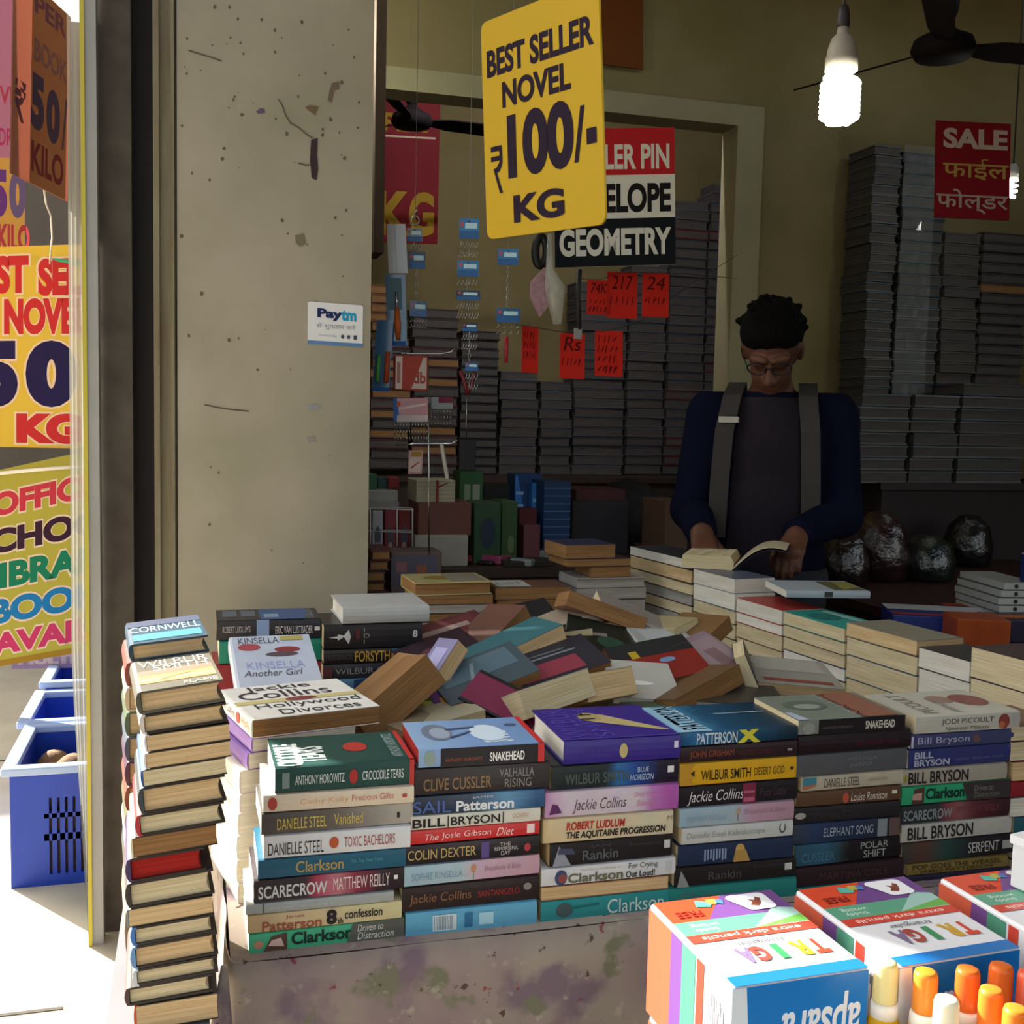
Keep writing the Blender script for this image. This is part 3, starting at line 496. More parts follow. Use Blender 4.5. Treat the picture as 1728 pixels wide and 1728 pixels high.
  B(1519, 1701, 1361, 1392, 'charcoal and dark rose paperback with grey capitals', '#2e3236', [('t', 'S', .02, .2, .46, .75, 'SCARECROW', '#828a8e', .02), ('t', 'S', .5, .42, .9, .76, 'MATTHEW REILLY', '#7c4048', -.005)], sb=[(0, '#2b3034'), (.4, '#30363a'), (.47, '#7a3a44'), (.6, '#8a5a58'), (.75, '#5a2a34'), (1, '#3c2028')]),
  B(1520, 1704, 1393, 1423, 'white paperback with tall black capitals', '#b4b2ac', [('t', 'S', .05, .14, .64, .84, 'BILL BRYSON', '#262224', .02)]),
  B(1521, 1708, 1424, 1458, 'dark green paperback with thin white capitals', '#2a3a36', [('t', 'S', .58, .25, .86, .75, 'SERPENT', '#b9b9b4', .0), ('r', 'S', .89, .3, .98, .7, '#9a9c98')], sb=[(0, '#2c4640'), (.25, '#5a3a30'), (.45, '#2a4a46'), (.7, '#241f24'), (1, '#241f24')]),
  B(1529, 1698, 1459, 1485, 'mustard paperback with brown capitals', '#7c6a38', [('t', 'S', .05, .5, .93, .9, 'POP GOES THE WEASEL', '#3c3020', .01), ('t', 'S', .12, .08, .84, .44, 'JAMES PATTERSON', '#46391f', .01)]),
  B(1527, 1700, 1485, 1515, 'dark blue paperback', '#232038', []),
 ]),
 ("the cut-off end stack", [
  B(1706, 1790, 1226, 1250, 'page-edge-out paperback with a brown cover', '#6a4a3a', [], face='F', pages='cream'),
  B(1706, 1790, 1252, 1284, 'page-edge-out paperback with a black cover', '#2a2226', [], face='F', pages='cream'),
  B(1708, 1790, 1286, 1318, 'page-edge-out paperback with a red cover', '#8a2a2c', [], face='F', pages='tan'),
  B(1704, 1790, 1320, 1345, 'paperback with a crimson spine', '#8c2630', [], pages='cream'),
  B(1704, 1790, 1347, 1378, 'page-edge-out paperback with a grey cover', '#5a5a5e', [], face='F', pages='white'),
  B(1710, 1790, 1380, 1408, 'paperback with a teal spine', '#2a5a68', []),
  B(1710, 1790, 1410, 1450, 'paperback with a bright blue spine', '#2a5c9a', []),
  B(1706, 1790, 1452, 1500, 'paperback with a brown spine', '#4a3430', []),
 ]),
]
for ph, items in FR:
    stack(items, FRONT, 0.0, ph, 'books in the front row of the stall', TZ)

# tall tower of books at the near corner: spines to the alley, tails of the pages to the street
TOWER = [
 (236, 381, 1168, 1204, 'thick sunset-covered hardback with white title strokes', '#5d5a4e', 'tan', 14, True, [('r', 'TR', .04, .2, .96, .44, '#d98a4a'), ('r', 'TR', .04, .26, .96, .34, '#eab668'), ('r', 'TR', .04, .44, .96, .6, '#a86450'), ('t', 'TR', .08, .72, .95, .93, 'WILBUR', '#d9cdb8', -.01), ('t', 'TR', .25, .56, .92, .74, 'SMITH', '#d9cdb8', -.01), ('p', 'TR', [(.3, .26), (.8, .42), (.3, .29)], '#7c3c28'), ('t', 'TR', .55, .04, .95, .12, 'FLAME', '#b9b49c', .0)]),
 (241, 385, 1207, 1237, 'pale hardback with rounded page block', '#d8cfc6', 'tan', 13, True, []),
 (247, 390, 1241, 1268, 'white paperback with a frayed lower board', '#cfc9c9', 'tan', 11, False, []),
 (246, 391, 1271, 1297, 'white paperback with curled cover corner', '#dcdad6', 'tan', 11, False, []),
 (241, 384, 1300, 1325, 'blue-spined paperback with creased cover', '#3a5a92', 'cream', 11, False, []),
 (240, 383, 1330, 1373, 'fat dark-covered hardback with tan pages', '#3e4648', 'tan', 11, True, []),
 (234, 381, 1376, 1411, 'red-spined hardback with greyish pages', '#b2383c', 'cream', 10, True, []),
 (224, 368, 1414, 1448, 'cream-spined paperback with brown pages', '#d9c9a4', 'brown', 9, False, []),
 (218, 348, 1450, 1483, 'short hardback with red-stained page edges', '#4a3a62', 'red', 8, True, []),
 (218, 363, 1491, 1529, 'dark hardback with white page block', '#3c3634', 'cream', 9, True, []),
 (216, 361, 1535, 1561, 'ochre-paged paperback with patterned spine', '#7a8a94', 'tan', 7, False, []),
 (225, 364, 1566, 1596, 'blue-spined hardback with cream pages', '#3f74b8', 'cream', 7, True, []),
 (226, 369, 1598, 1631, 'sky-blue hardback with tan pages', '#6a94c0', 'tan', 7, True, []),
 (228, 369, 1637, 1665, 'white-spined hardback with black boards', '#c8ccd0', 'cream', 6, True, []),
 (215, 360, 1668, 1692, 'low dark-boarded hardback with pale pages', '#4c3634', 'cream', 5, True, []),
 (229, 369, 1698, 1742, 'thick orange-covered paperback at the foot', '#c8542c', 'tan', 3, False, []),
]
tower_p = on_line(230, 1500, Vector((0, 1.14, 0)), 0)[0]
tb = on_line(229, 1742, Vector((0, 1.14, 0)), 0)[0].z
stack([dict(x=(a, b), y=(c, d_), d=ds, cover=('#322a26' if i_ else cv), spine=(cv if i_ else None), pages=pg, a=an*.4, roll=1.5+an*.28, hard=hd, art=ar, face='H', D=.14) for i_, (a, b, c, d_, ds, cv, pg, an, hd, ar) in enumerate(TOWER)],
      tower_p, 0.0, 'the tall tower', 'books in the tall tower', tb)

REAR = [(222, 354, 1088, 1116, 'teal hardback with a jagged white title', '#1f3f52', 'tan', 12, True, [('t', 'TR', .03, .45, .97, .7, 'CORNWELL', '#a9c0d0', .0), ('r', 'TR', .05, .1, .95, .36, '#2c7480'), ('r', 'TR', .0, .72, 1, .98, '#26334f')])]
REAR += [(215, 350, 1118+k*42, 1158+k*42, f'{c_}-covered hardback', h_, 'tan', 8, True, []) for k, (c_, h_) in enumerate((('brick', '#7a3a30'), ('sand', '#b4a080'), ('moss', '#4c5c40'), ('slate', '#4a5460'), ('plum', '#4c2c44'), ('rust', '#7c4030'), ('olive', '#5c5c3c'), ('ivory', '#c4bca8'), ('coal', '#262426'), ('dun', '#8c7c64')))]
stack([dict(x=(a, b), y=(c, d_), d=ds, cover=cv, pages=pg, a=5, roll=(5 if k == 0 else 0), hard=hd, art=ar, face='H', D=.135) for k, (a, b, c, d_, ds, cv, pg, an, hd, ar) in enumerate(REAR)],
      Vector((0, 1.295, 0)), 0.0, 'the stack behind the tall tower', 'books in the stack behind the tall tower', tb)

# left column of stacks behind the first stack
def at_stack(xl, y0, books, phrase, group, zb=TZ, ang=0): stack(books, Vector((0, y0, 0)), R(ang), phrase, group, zb)
at_stack(415, 1.475, [
  B(425, 640, 1215, 1246, 'sunlit white paperback with a heart on its cover', '#ecebe4', [('t', 'TR', .18, .78, .72, .97, 'Jackie', '#2c2a30', .01), ('t', 'TR', .08, .56, .82, .79, 'Collins', '#3a3038', .01), ('r', 'TR', .0, .42, 1, .52, '#c9bd80'), ('e', 'TR', .52, .47, .13, .06, '#7c3a38'), ('t', 'TR', .12, .22, .95, .40, 'Hollywood', '#2f3038', .0), ('t', 'TR', .25, .05, .88, .2, 'Divorces', '#2f3038', .0), ('t', 'S', .05, .2, .55, .8, 'Jackie Collins', '#4a4448', .0), ('e', 'S', .64, .5, .06, .3, '#b04438'), ('t', 'S', .74, .2, .98, .8, 'Holly', '#c88a5c', .0)], face='H', D=.178, a=13, pages='brown'),
  B(425, 600, 1247, 1270, 'lilac and pink paperback', '#8a6ab4', [], face='H', D=.17, a=14, pages='white'),
  B(418, 600, 1271, 1300, 'purple paperback', '#6a4494', [], face='H', D=.17, a=14, pages='white'),
  B(405, 600, 1301, 1340, 'paperback with a white and brown photo spine', '#c8beb4', [], face='H', D=.17, a=14, pages='white'),
  B(405, 600, 1341, 1372, 'pinkish white paperback', '#e0cccc', [], face='H', D=.17, a=13, pages='white'),
  B(402, 600, 1373, 1410, 'white-spined paperback', '#d8d6d0', [], face='H', D=.17, a=13, pages='white'),
  B(400, 600, 1411, 1450, 'pale blue-white paperback', '#ccd8da', [], face='H', D=.17, a=12, pages='white'),
  B(400, 600, 1451, 1490, 'white hardback', '#dcd8d0', [], face='H', D=.17, a=11, pages='white'),
  B(402, 600, 1491, 1530, 'greyish white paperback', '#cfccc8', [], face='H', D=.17, a=11, pages='white'),
  ], 'the heart-topped side stack', 'books in the side stacks')
at_stack(400, 1.69, [
  B(402, 548, 1172, 1208, 'white and blue paperback with red shoes on the cover', '#c4ccdc', [('t', 'TR', .1, .86, .6, .97, 'KINSELLA', '#4a4a58', .0), ('e', 'TR', .22, .8, .14, .06, '#a84a50'), ('e', 'TR', .68, .74, .16, .05, '#8a3a3a'), ('e', 'TR', .6, .66, .2, .04, '#5a4a50'), ('t', 'TR', .15, .42, .85, .54, 'KINSELLA', '#9aa4d0', .0), ('t', 'TR', .1, .3, .8, .4, 'Another Girl', '#56505c', .0, .3), ('r', 'TR', .62, .9, .9, .98, '#b4a85c')], face='H', D=.19, a=3, pages='tan', tilt=17),
  B(396, 545, 1209, 1240, 'red-spined paperback', '#8c2a34', [], face='H', D=.18, a=2),
  B(398, 545, 1241, 1275, 'mauve paperback', '#8c7a9c', [], face='H', D=.18, a=2),
  B(395, 545, 1276, 1320, 'orange-spined paperback', '#b4683c', [], face='H', D=.18, a=1),
  B(395, 545, 1321, 1375, 'grey-spined paperback', '#8c8c8c', [], face='H', D=.18, a=1),
  ], 'the shoe-topped side stack', 'books in the side stacks')
at_stack(370, 1.96, [
  B(365, 541, 1048, 1081, 'black and blue paperback with small window squares', '#22222a', [('t', 'S', .06, .4, .32, .72, 'ROBERT LUDLUM\'S', '#a8a8ac', .0), ('r', 'S', .38, .0, .5, 1, '#7690b8'), ('t', 'S', .56, .28, .92, .66, 'ERIC VAN LUSTBADER', '#c4c4c4', .0), ('r', 'S', .94, .4, .99, .6, '#c4c4c4'), ('r', 'T', .06, .3, .2, .85, '#56606a'), ('r', 'T', .24, .3, .38, .85, '#56606a'), ('p', 'T', [(.42, .0), (.85, 0), (.9, .95), (.42, .95)], '#34507c'), ('r', 'T', .46, .2, .6, .5, '#7c98a8'), ('t', 'TR', .1, .06, .9, .14, 'LUDLUM', '#8a929c', .0)], D=.11),
  B(370, 541, 1082, 1121, 'emerald green paperback', '#12806c', [], D=.11),
  B(360, 541, 1122, 1165, 'crimson paperback', '#8a2430', [], D=.11),
  B(365, 541, 1166, 1200, 'buff paperback', '#b4a078', [], D=.11),
  B(365, 541, 1201, 1240, 'olive paperback', '#66663c', [], D=.11),
  B(365, 541, 1241, 1280, 'navy paperback', '#2c3450', [], D=.11),
  ], 'the stack against the pillar', 'books in the side stacks')
at_stack(545, 1.93, [
  B(578, 724, 1026, 1054, 'plain white-backed hardback', '#b9b9b6', [], face='S', D=.15, hard=True, pages='white', spine='#b9b9b6'),
  B(546, 712, 1055, 1096, 'thick black paperback with a white chess piece', '#1f1c20', [('p', 'S', [(.05, .48), (.14, .44), (.14, .36), (.2, .5), (.25, .2), (.27, .5), (.25, .8), (.2, .56), (.14, .62), (.14, .54)], '#c9c9c4'), ('r', 'S', .32, .4, .36, .8, '#5a2028'), ('t', 'S', .4, .2, .46, .85, 'I\nD\nI', '#8a8a8a', .0), ('t', 'S', .9, .4, .95, .7, '8', '#d0d0d0', .02)], D=.12),
  B(546, 713, 1097, 1121, 'black paperback with amber capitals', '#221e1e', [('t', 'S', .02, .3, .29, .66, 'FREDERICK', '#4a4444', .0), ('t', 'S', .31, .12, .66, .85, 'FORSYTH', '#c89a3c', .01), ('r', 'S', .68, .05, .86, .95, '#2d6a94'), ('t', 'S', .7, .35, .92, .65, 'THE VETERAN', '#c4d0d6', .0)]),
  B(545, 713, 1122, 1146, 'dark grey paperback with pale capitals', '#33343a', [('t', 'S', .12, .3, .82, .72, 'WILBUR SMITH', '#97958f', -.005), ('r', 'S', .0, .1, .09, .9, '#5c3438')]),
  B(546, 712, 1147, 1166, 'light blue paperback', '#5f8fb4', [('r', 'S', .3, .1, .45, .9, '#2a4a70')]),
  B(546, 712, 1167, 1190, 'dull yellow paperback', '#a89c68', [('t', 'S', .55, .2, .7, .8, 'N*', K_, .0)]),
  B(546, 712, 1191, 1225, 'brown paperback', '#5a4434', []),
  B(546, 712, 1226, 1262, 'slate paperback', '#4c5460', []),
  ], 'the white-topped side stack', 'books in the side stacks')

# back row, page edges to the street
at_stack(680, 2.62, [
  B(700, 830, 984, 1005, 'thick book with a yellow painted cover', '#b9ac74', [('e', 'TU', .45, .5, .25, .2, '#8a7a30'), ('r', 'TU', .5, .1, .95, .9, '#8c8474')], face='F', D=.16, pages='brown', hard=True, a=2),
  B(702, 832, 1006, 1021, 'brown-edged book', '#5c4a40', [], face='F', D=.16, pages='brown'),
  B(700, 832, 1022, 1036, 'grey-brown edged book', '#4a3c38', [], face='F', D=.16, pages='grey'),
  B(700, 830, 1037, 1050, 'dim edged book with a dark cover', '#332a2a', [], face='F', D=.16, pages='brown'),
  B(700, 830, 1051, 1066, 'grey edged book', '#4a4442', [], face='F', D=.16, pages='grey'),
  B(700, 830, 1067, 1085, 'edge-on book near the heap', '#4a3a36', [], face='F', D=.16, pages='brown'),
  B(700, 830, 1086, 1120, 'fat edge-on book', '#3a3434', [], face='F', D=.16, pages='brown'),
  B(700, 830, 1121, 1160, 'hidden-cover book', '#3a3434', [], face='F', D=.16, pages='tan'),
  B(700, 830, 1161, 1210, 'broad book', '#3a3434', [], face='F', D=.16, pages='tan'),
  ], 'the yellow-topped back stack', 'books in the back row')
at_stack(835, 2.64, [
  B(836, 962, 992, 1012, 'brown-edged book under a printed white flyer', '#6a4a38', [('r', 'TU', .05, .1, .5, .95, '#b4b4ae'), ('t', 'TU', .1, .4, .45, .7, 'LIST', '#5a5a5a', .0)], face='F', D=.13, pages='brown'),
  B(838, 958, 1013, 1035, 'brown-edged book', '#4c3830', [], face='F', D=.13, pages='brown'),
  B(838, 958, 1036, 1060, 'tan-edged book', '#4c3830', [], face='F', D=.13, pages='tan'),
  B(838, 958, 1061, 1100, 'dark-covered book', '#3c3030', [], face='F', D=.13, pages='tan'),
  B(838, 958, 1101, 1150, 'thick dark-covered book', '#3c3030', [], face='F', D=.13, pages='tan'),
  B(838, 958, 1151, 1205, 'red-covered book', '#5c3030', [], face='F', D=.13, pages='tan'),
  ], 'the flyer-topped back stack', 'books in the back row')
at_stack(935, 2.66, [
  B(955, 1038, 920, 943, 'book with a dark blue cover and brown edge', '#2f3458', [], face='F', D=.14, pages='brown', a=6),
  B(958, 1064, 944, 955, 'thin dark brown-edged book', '#3c2a26', [], face='F', D=.14, pages='brown', a=3),
  B(998, 1064, 957, 974, 'small brown-edged book', '#4a3c34', [], face='F', D=.12, pages='brown', a=2),
  B(973, 1090, 976, 992, 'white-covered book with dim edge', '#a4a09a', [], face='F', D=.14, pages='grey', hard=True),
  B(972, 1090, 993, 1012, 'brown-grey edged book', '#3c3432', [], face='F', D=.13, pages='grey'),
  B(974, 1088, 1013, 1036, 'grey edged book', '#3a3634', [], face='F', D=.13, pages='grey'),
  B(972, 1086, 1037, 1075, 'dark book', '#2a2626', [], face='F', D=.13, pages='grey'),
  B(972, 1086, 1076, 1120, 'maroon book', '#3c2626', [], face='F', D=.13, pages='tan'),
  B(972, 1086, 1121, 1160, 'thick navy book', '#26263c', [], face='F', D=.13, pages='tan'),
  B(972, 1086, 1161, 1200, 'black book', '#222222', [], face='F', D=.13, pages='tan'),
  ], 'the tallest back stack', 'books in the back row')

# right row: fore-edges turned to the heap
RANG = R(-84); RP = Vector((1.31, 1.55, TZ))
def edge_stack(xl, xr, tops, bots, phrase, specs, ref='R'):
    items = []
    for i, (a, b_) in enumerate(zip(tops, bots)):
        sp = specs[i] if i < len(specs) else ('plain dark-covered book, pages outward', '#3a3436', 'cream')
        items.append(dict(x=(xl, xr), y=(a, b_), d=sp[0], cover=sp[1], pages=sp[2], face=sp[3] if len(sp) > 3 else 'F', D=.115, ref=ref, art=sp[4] if len(sp) > 4 else ()))
    stack(items, RP, RANG, phrase, 'books in the row with pages towards the heap', TZ, jit=1.0)
DK = lambda n: [(f'{w_} book with cream pages outward', c, p) for w_, c, p in (('slate-covered', '#3a3c40', 'cream'), ('black', '#1f1c1e', 'cream'), ('umber-covered', '#4a3a30', 'tan'), ('ink-blue', '#26304a', 'cream'))[:n]]
edge_stack(1062, 1166, [946, 963, 986, 1004, 1024, 1043, 1070, 1100], [963, 985, 1003, 1022, 1041, 1065, 1099, 1130], 'the farthest page-out stack',
   [('dark grey hardback', '#33363a', 'white', 'F'), ('tan-paged book', '#2a2626', 'tan'), ('cream-paged book', '#4a3c3a', 'cream'), ('dim-paged book', '#38302e', 'grey'), ('white-paged book', '#2c3034', 'cream'), ('grey-paged book', '#2a2c2a', 'grey')]+DK(2))
edge_stack(1169, 1239, [977, 1003, 1031, 1054, 1080, 1110, 1150], [1002, 1030, 1053, 1079, 1109, 1149, 1180], 'the stack under the open book',
   [('blue-grey topped book', '#5c6478', 'white'), ('bluish-white paged book', '#c4ccd4', 'pale'), ('green-boarded book', '#2c4c3c', 'cream'), ('cream-paged book', '#3c3a30', 'cream')]+DK(3))
edge_stack(1241, 1318, [1029, 1055, 1073, 1100, 1124, 1160], [1054, 1072, 1099, 1123, 1159, 1190], 'the white-topped page-out stack',
   [('red-lined white paged book', '#a83a34', 'white'), ('red-boarded book', '#a8403c', 'pale'), ('cream-paged book', '#7c4038', 'cream'), ('wide cream-paged book', '#3a3430', 'cream')]+DK(2))
edge_stack(1320, 1424, [1060, 1084, 1106, 1129, 1151, 1180], [1083, 1105, 1128, 1150, 1179, 1210], 'the turquoise-topped page-out stack',
   [('turquoise-covered hardback', '#2f9a8e', 'cream', 'F', [('e', 'TU', .4, .4, .2, .3, '#1f6c66'), ('r', 'TU', .1, .7, .8, .85, '#8fb4ac')]), ('buff-paged book', '#4a4440', 'cream'), ('pinkish-paged book', '#5c4a44', 'cream'), ('blue-white paged hardback', '#2c4c74', 'pale')]+DK(2))
edge_stack(1426, 1546, [1082, 1108, 1141, 1165, 1195], [1107, 1140, 1164, 1194, 1230], 'the straw-topped page-out stack',
   [('straw-paged book with a pale cover', '#8c8674', 'tan'), ('thick straw-paged book', '#4a4038', 'cream'), ('sand-paged book with a blue board', '#3c6a8c', 'cream')]+DK(2))
edge_stack(1549, 1636, [1091, 1126, 1160, 1200], [1125, 1159, 1199, 1240], 'the second-nearest page-out stack',
   [('fat grey-white paged book', '#2c2628', 'white'), ('grey-white paged book with a brown board', '#5c4a42', 'white')]+DK(2), ref='L')
edge_stack(1638, 1780, [1090, 1119, 1148, 1180], [1118, 1147, 1179, 1215], 'the nearest page-out stack',
   [('maroon-covered book with cream pages', '#3c2428', 'cream'), ('dark blue boarded book with straw pages', '#2c3050', 'cream')]+DK(2), ref='L')
# thin white book lying across the third stack
q = on_line(1297, 1022, RP, RANG)[0]
tb_ = make_book(.19, .16, .016, '#a9b2bc', pages='white', art=[('r', 'S', .45, .15, .55, .9, '#3a3a3c'), ('r', 'T', .6, .1, .98, .9, '#5c5c3a'), ('p', 'T', [(.72, .1), (.98, .4), (.98, .9), (.8, .9)], '#8c8644')])
put(tb_, 'S', Vector((q.x+.015, q.y-.05, 1.0)), R(-12)); tag(tb_, 'thin white and olive paperback lying on the page-out row', 'book', 'books in the row with pages towards the heap')
WHITE_BOOK = tb_
# ---------------------------------------------------------------- the heap in the middle of the table
def pile(px, py, z, face, L, W, T, yaw, tilt, roll, cover, pages, desc, art=(), hard=False, **k):
    b = make_book(L, W, T, cover, pages=pages, art=art, hard=hard, **k); del b['dims']
    fr = {'S': 0, 'F': 180, 'H': -90, 'N': 90}[face]
    M = Matrix.Rotation(R(yaw), 3, 'Z') @ Matrix.Rotation(R(tilt), 3, 'X') @ Matrix.Rotation(R(-roll), 3, 'Y') @ Matrix.Rotation(R(fr), 3, 'Z')
    b.rotation_euler = M.to_euler(); b.location = on_z(px, py, z) - M @ Vector((L/2, W/2, T/2))
    return tag(b, desc, 'book', 'books in the loose heap')
TX = lambda s, c, f='T', a=(.1, .3, .9, .7): [('t', f, *a, s, c, .0)]
HEAP = [
 (657, 1180, .93, 'F', .155, .10, .055, 12, -14, 34, '#8a6238', 'brown', 'fat brown-paged paperback leaning in the heap beside the chess-piece stack', ()),
 (640, 1158, .935, 'F', .15, .10, .018, 14, -8, 33, '#9a7448', 'tan', 'thin curled paperback on the fat brown-paged one', ()),
 (716, 1164, .93, 'F', .19, .055, .030, 26, -6, 46, '#7c78a0', 'tan', 'lavender-covered book leaning behind the fat brown-paged one', [('r', 'TU', .1, .2, .9, .8, '#a39fc8')]),
 (814, 1146, .945, 'F', .165, .108, .030, 14, 16, 17, '#46555e', 'brown', 'blue-grey covered book with orange-brown page edges in the heap', [('r', 'TU', .08, .4, .9, .9, '#566c78'), ('p', 'TU', [(.3, .2), (.34, .2), (.5, .8), (.46, .8)], '#8a9ca0')]),
 (860, 1094, .975, 'F', .175, .108, .036, 12, -2, 19, '#3c7078', 'tan', 'teal-covered book with broad tan page edges in the heap', ()),
 (935, 1128, .955, 'F', .165, .108, .034, 12, 16, 13, '#33303a', 'brown', 'dark paperback with a pink and silver cover in the heap', [('r', 'TU', .05, .1, .75, .5, '#8c3848'), ('r', 'TU', .15, .62, .8, .66, '#7c848a'), ('r', 'TU', .2, .72, .7, .75, '#6a7278')]),
 (918, 1178, .93, 'F', .13, .108, .046, 8, -22, 12, '#b8b09c', 'cream', 'fat cream-paged book lying just behind the purple hardback', ()),
 (1010, 1162, .938, 'F', .09, .10, .046, 4, -22, 6, '#a08a64', 'tan', 'tan-paged book end just behind the purple hardback', ()),
 (850, 1190, .918, 'S', .13, .07, .026, -50, 30, -22, '#1f1c1e', 'white', 'black-spined book with a pink cover sliding down the heap', [('r', 'T', 0, .05, 1, .9, '#7a2848'), ('t', 'S', .1, .3, .9, .7, 'A QUIET BELIEF', '#b9b4b0', .0)]),
 (792, 1186, .915, 'S', .12, .09, .018, 14, 26, 8, '#5a3478', 'tan', 'purple paperback with orange lettering low in the heap', [('t', 'T', .1, .2, .9, .7, 'LIES', '#c08a3c', .02)]),
 (742, 1205, .905, 'H', .13, .10, .026, 14, 2, 8, '#b4ac90', 'cream', 'small pale-paged book at the foot of the heap', ()),
 (668, 1216, .90, 'N', .13, .08, .026, 30, 4, 6, '#96846a', 'tan', 'tan-paged book end low in the heap by the heart-covered one', ()),
 (775, 1208, .90, 'S', .11, .09, .018, 8, 24, 4, '#4a5430', 'tan', 'yellow-green and black paperback low in the heap', [('r', 'T', .0, .1, .4, .9, '#9aa038'), ('r', 'T', .4, .1, 1, .9, '#34382c')]),
 (938, 1052, .99, 'S', .155, .10, .022, 8, 0, 14, '#b0a08c', 'cream', 'buff-spined book with a black title block at the back of the heap', [('r', 'S', .02, .1, .5, .9, '#1f1c1e'), ('t', 'S', .06, .25, .46, .75, 'TSON', '#8e877c', .0)]),
 (1012, 1034, 1.01, 'F', .16, .108, .030, -6, -12, -20, '#8a5238', 'brown', 'brown book propped as a ridge on top of the heap', ()),
 (1072, 1042, 1.0, 'S', .165, .10, .022, -14, 6, -22, '#9c948c', 'cream', 'grey-spined paperback sliding off the ridge of the heap', [('t', 'S', .1, .25, .9, .75, 'SOPHIE DAHL', '#6a625e', .0)]),
 (1004, 1060, .98, 'F', .13, .10, .028, 4, -6, 3, '#7a6034', 'tan', 'tan-paged book under the propped ridge book', ()),
 (945, 1075, .975, 'F', .095, .09, .028, 6, -8, 4, '#1c1a1c', 'cream', 'cream-paged black book in the middle of the heap', ()),
 (1030, 1090, .965, 'F', .175, .12, .020, -22, 22, -14, '#23261f', 'grey', 'large black-green covered book sloping down the heap', [('e', 'TU', .5, .45, .16, .16, '#2c4c3a'), ('p', 'TU', [(.2, .5), (.45, .6), (.44, .68), (.2, .58)], '#8a7a74'), ('r', 'TU', .7, .1, .95, .9, '#33332e')]),
 (1142, 1086, .965, 'F', .17, .10, .020, 6, 18, -2, '#a8aca8', 'white', 'pale blank-covered book across the heap', [('r', 'TU', .1, .1, .9, .9, '#b4b8b6')]),
 (1108, 1122, .955, 'F', .165, .105, .026, 12, 26, 6, '#8c2c26', 'brown', 'red-covered book with slanted white lettering in the heap', [('r', 'TU', .0, .62, 1, 1, '#26282a'), ('t', 'TU', .30, .52, .98, .78, 'EQUINOX', '#d9dcd8', .02, .2), ('r', 'TU', .22, .6, .32, .78, '#b89a2c'), ('t', 'TU', .02, .4, .2, .56, 'N2', '#d0ccc4', .0), ('e', 'TU', .6, .45, .1, .06, '#7c94b8')]),
 (1210, 1124, .945, 'N', .15, .10, .034, 30, 22, 10, '#96808a', 'brown', 'dusty pink covered book at the near side of the heap', [('r', 'TR', .1, .1, .9, .9, '#a08a90'), ('r', 'TR', .3, .3, .6, .7, '#8a6c70')]),
 (1262, 1134, .94, 'T' and 'S', .13, .09, .022, 64, 66, 0, '#1d1a1d', 'cream', 'black-covered book standing on its edge at the end of the heap', [('t', 'S', .1, .3, .5, .7, 'PENNY', '#a8a4a0', .0), ('r', 'T', .3, .2, .7, .6, '#7c7c80')]),
 (1160, 1166, .925, 'F', .165, .11, .034, 20, -12, 14, '#6a5238', 'brown', 'brown-paged book under the red-covered one', ()),
 (1082, 1152, .94, 'F', .12, .10, .014, -6, 26, -6, '#c0bdb4', 'white', 'glossy white book with curled pages in the heap', [('e', 'TU', .4, .4, .25, .06, '#e8e8e4')]),  # the pale ellipse paints a highlight onto the cover
 (1176, 1064, .98, 'H', .11, .08, .030, 30, -4, 22, '#7a5a38', 'brown', 'brown-paged book end against the page-out row', ()),
 (1124, 1060, .98, 'H', .11, .07, .026, 24, -6, 12, '#a89c78', 'cream', 'small cream-paged book end behind the pale blank cover', ()),
 (824, 1068, .98, 'F', .14, .10, .030, 30, -6, 30, '#6a4438', 'brown', 'brown-paged book leaning by the back row', ()),
 (757, 1074, .97, 'F', .17, .108, .018, 16, 14, 12, '#5c2c30', 'brown', 'maroon-covered paperback at the back of the heap', [('r', 'TU', .1, .1, .9, .9, '#6a3438'), ('r', 'TU', .2, .55, .8, .7, '#a08a84'), ('e', 'TU', .5, .3, .15, .12, '#3c2024')]),
 (872, 1056, .98, 'F', .17, .11, .022, 12, 24, 10, '#26242a', 'brown', 'blackish book with a blue sky picture at the back of the heap', [('r', 'TU', .02, .55, .6, .98, '#3c5878'), ('t', 'TU', .1, .15, .9, .4, 'BLACKOUT', '#4a4a52', .0)]),
 (745, 1108, .955, 'F', .15, .10, .022, 26, 18, 12, '#3a2830', 'brown', 'dark rose paperback with a flowered cover in the heap', [('e', 'TU', .4, .5, .2, .2, '#6c4048'), ('e', 'TU', .7, .6, .1, .12, '#5a5048')]),
 (1332, 1142, .93, 'F', .165, .11, .022, -8, 14, -6, '#9a968c', 'tan', 'pale grey patterned paperback beside the page-out row', [('r', 'TU', .1, .5, .9, .95, '#a8a49a'), ('r', 'TU', .1, .1, .9, .2, '#8a4438')]),
 (1240, 1180, .915, 'F', .155, .11, .024, -14, 6, -3, '#4a443c', 'grey', 'grey-brown book low behind the deep blue paperback', ()),
 (1108, 1186, .91, 'F', .15, .11, .020, 6, 4, 0, '#5a6a54', 'grey', 'dull green book low in the heap', ()),
]
for h in HEAP: pile(*h)
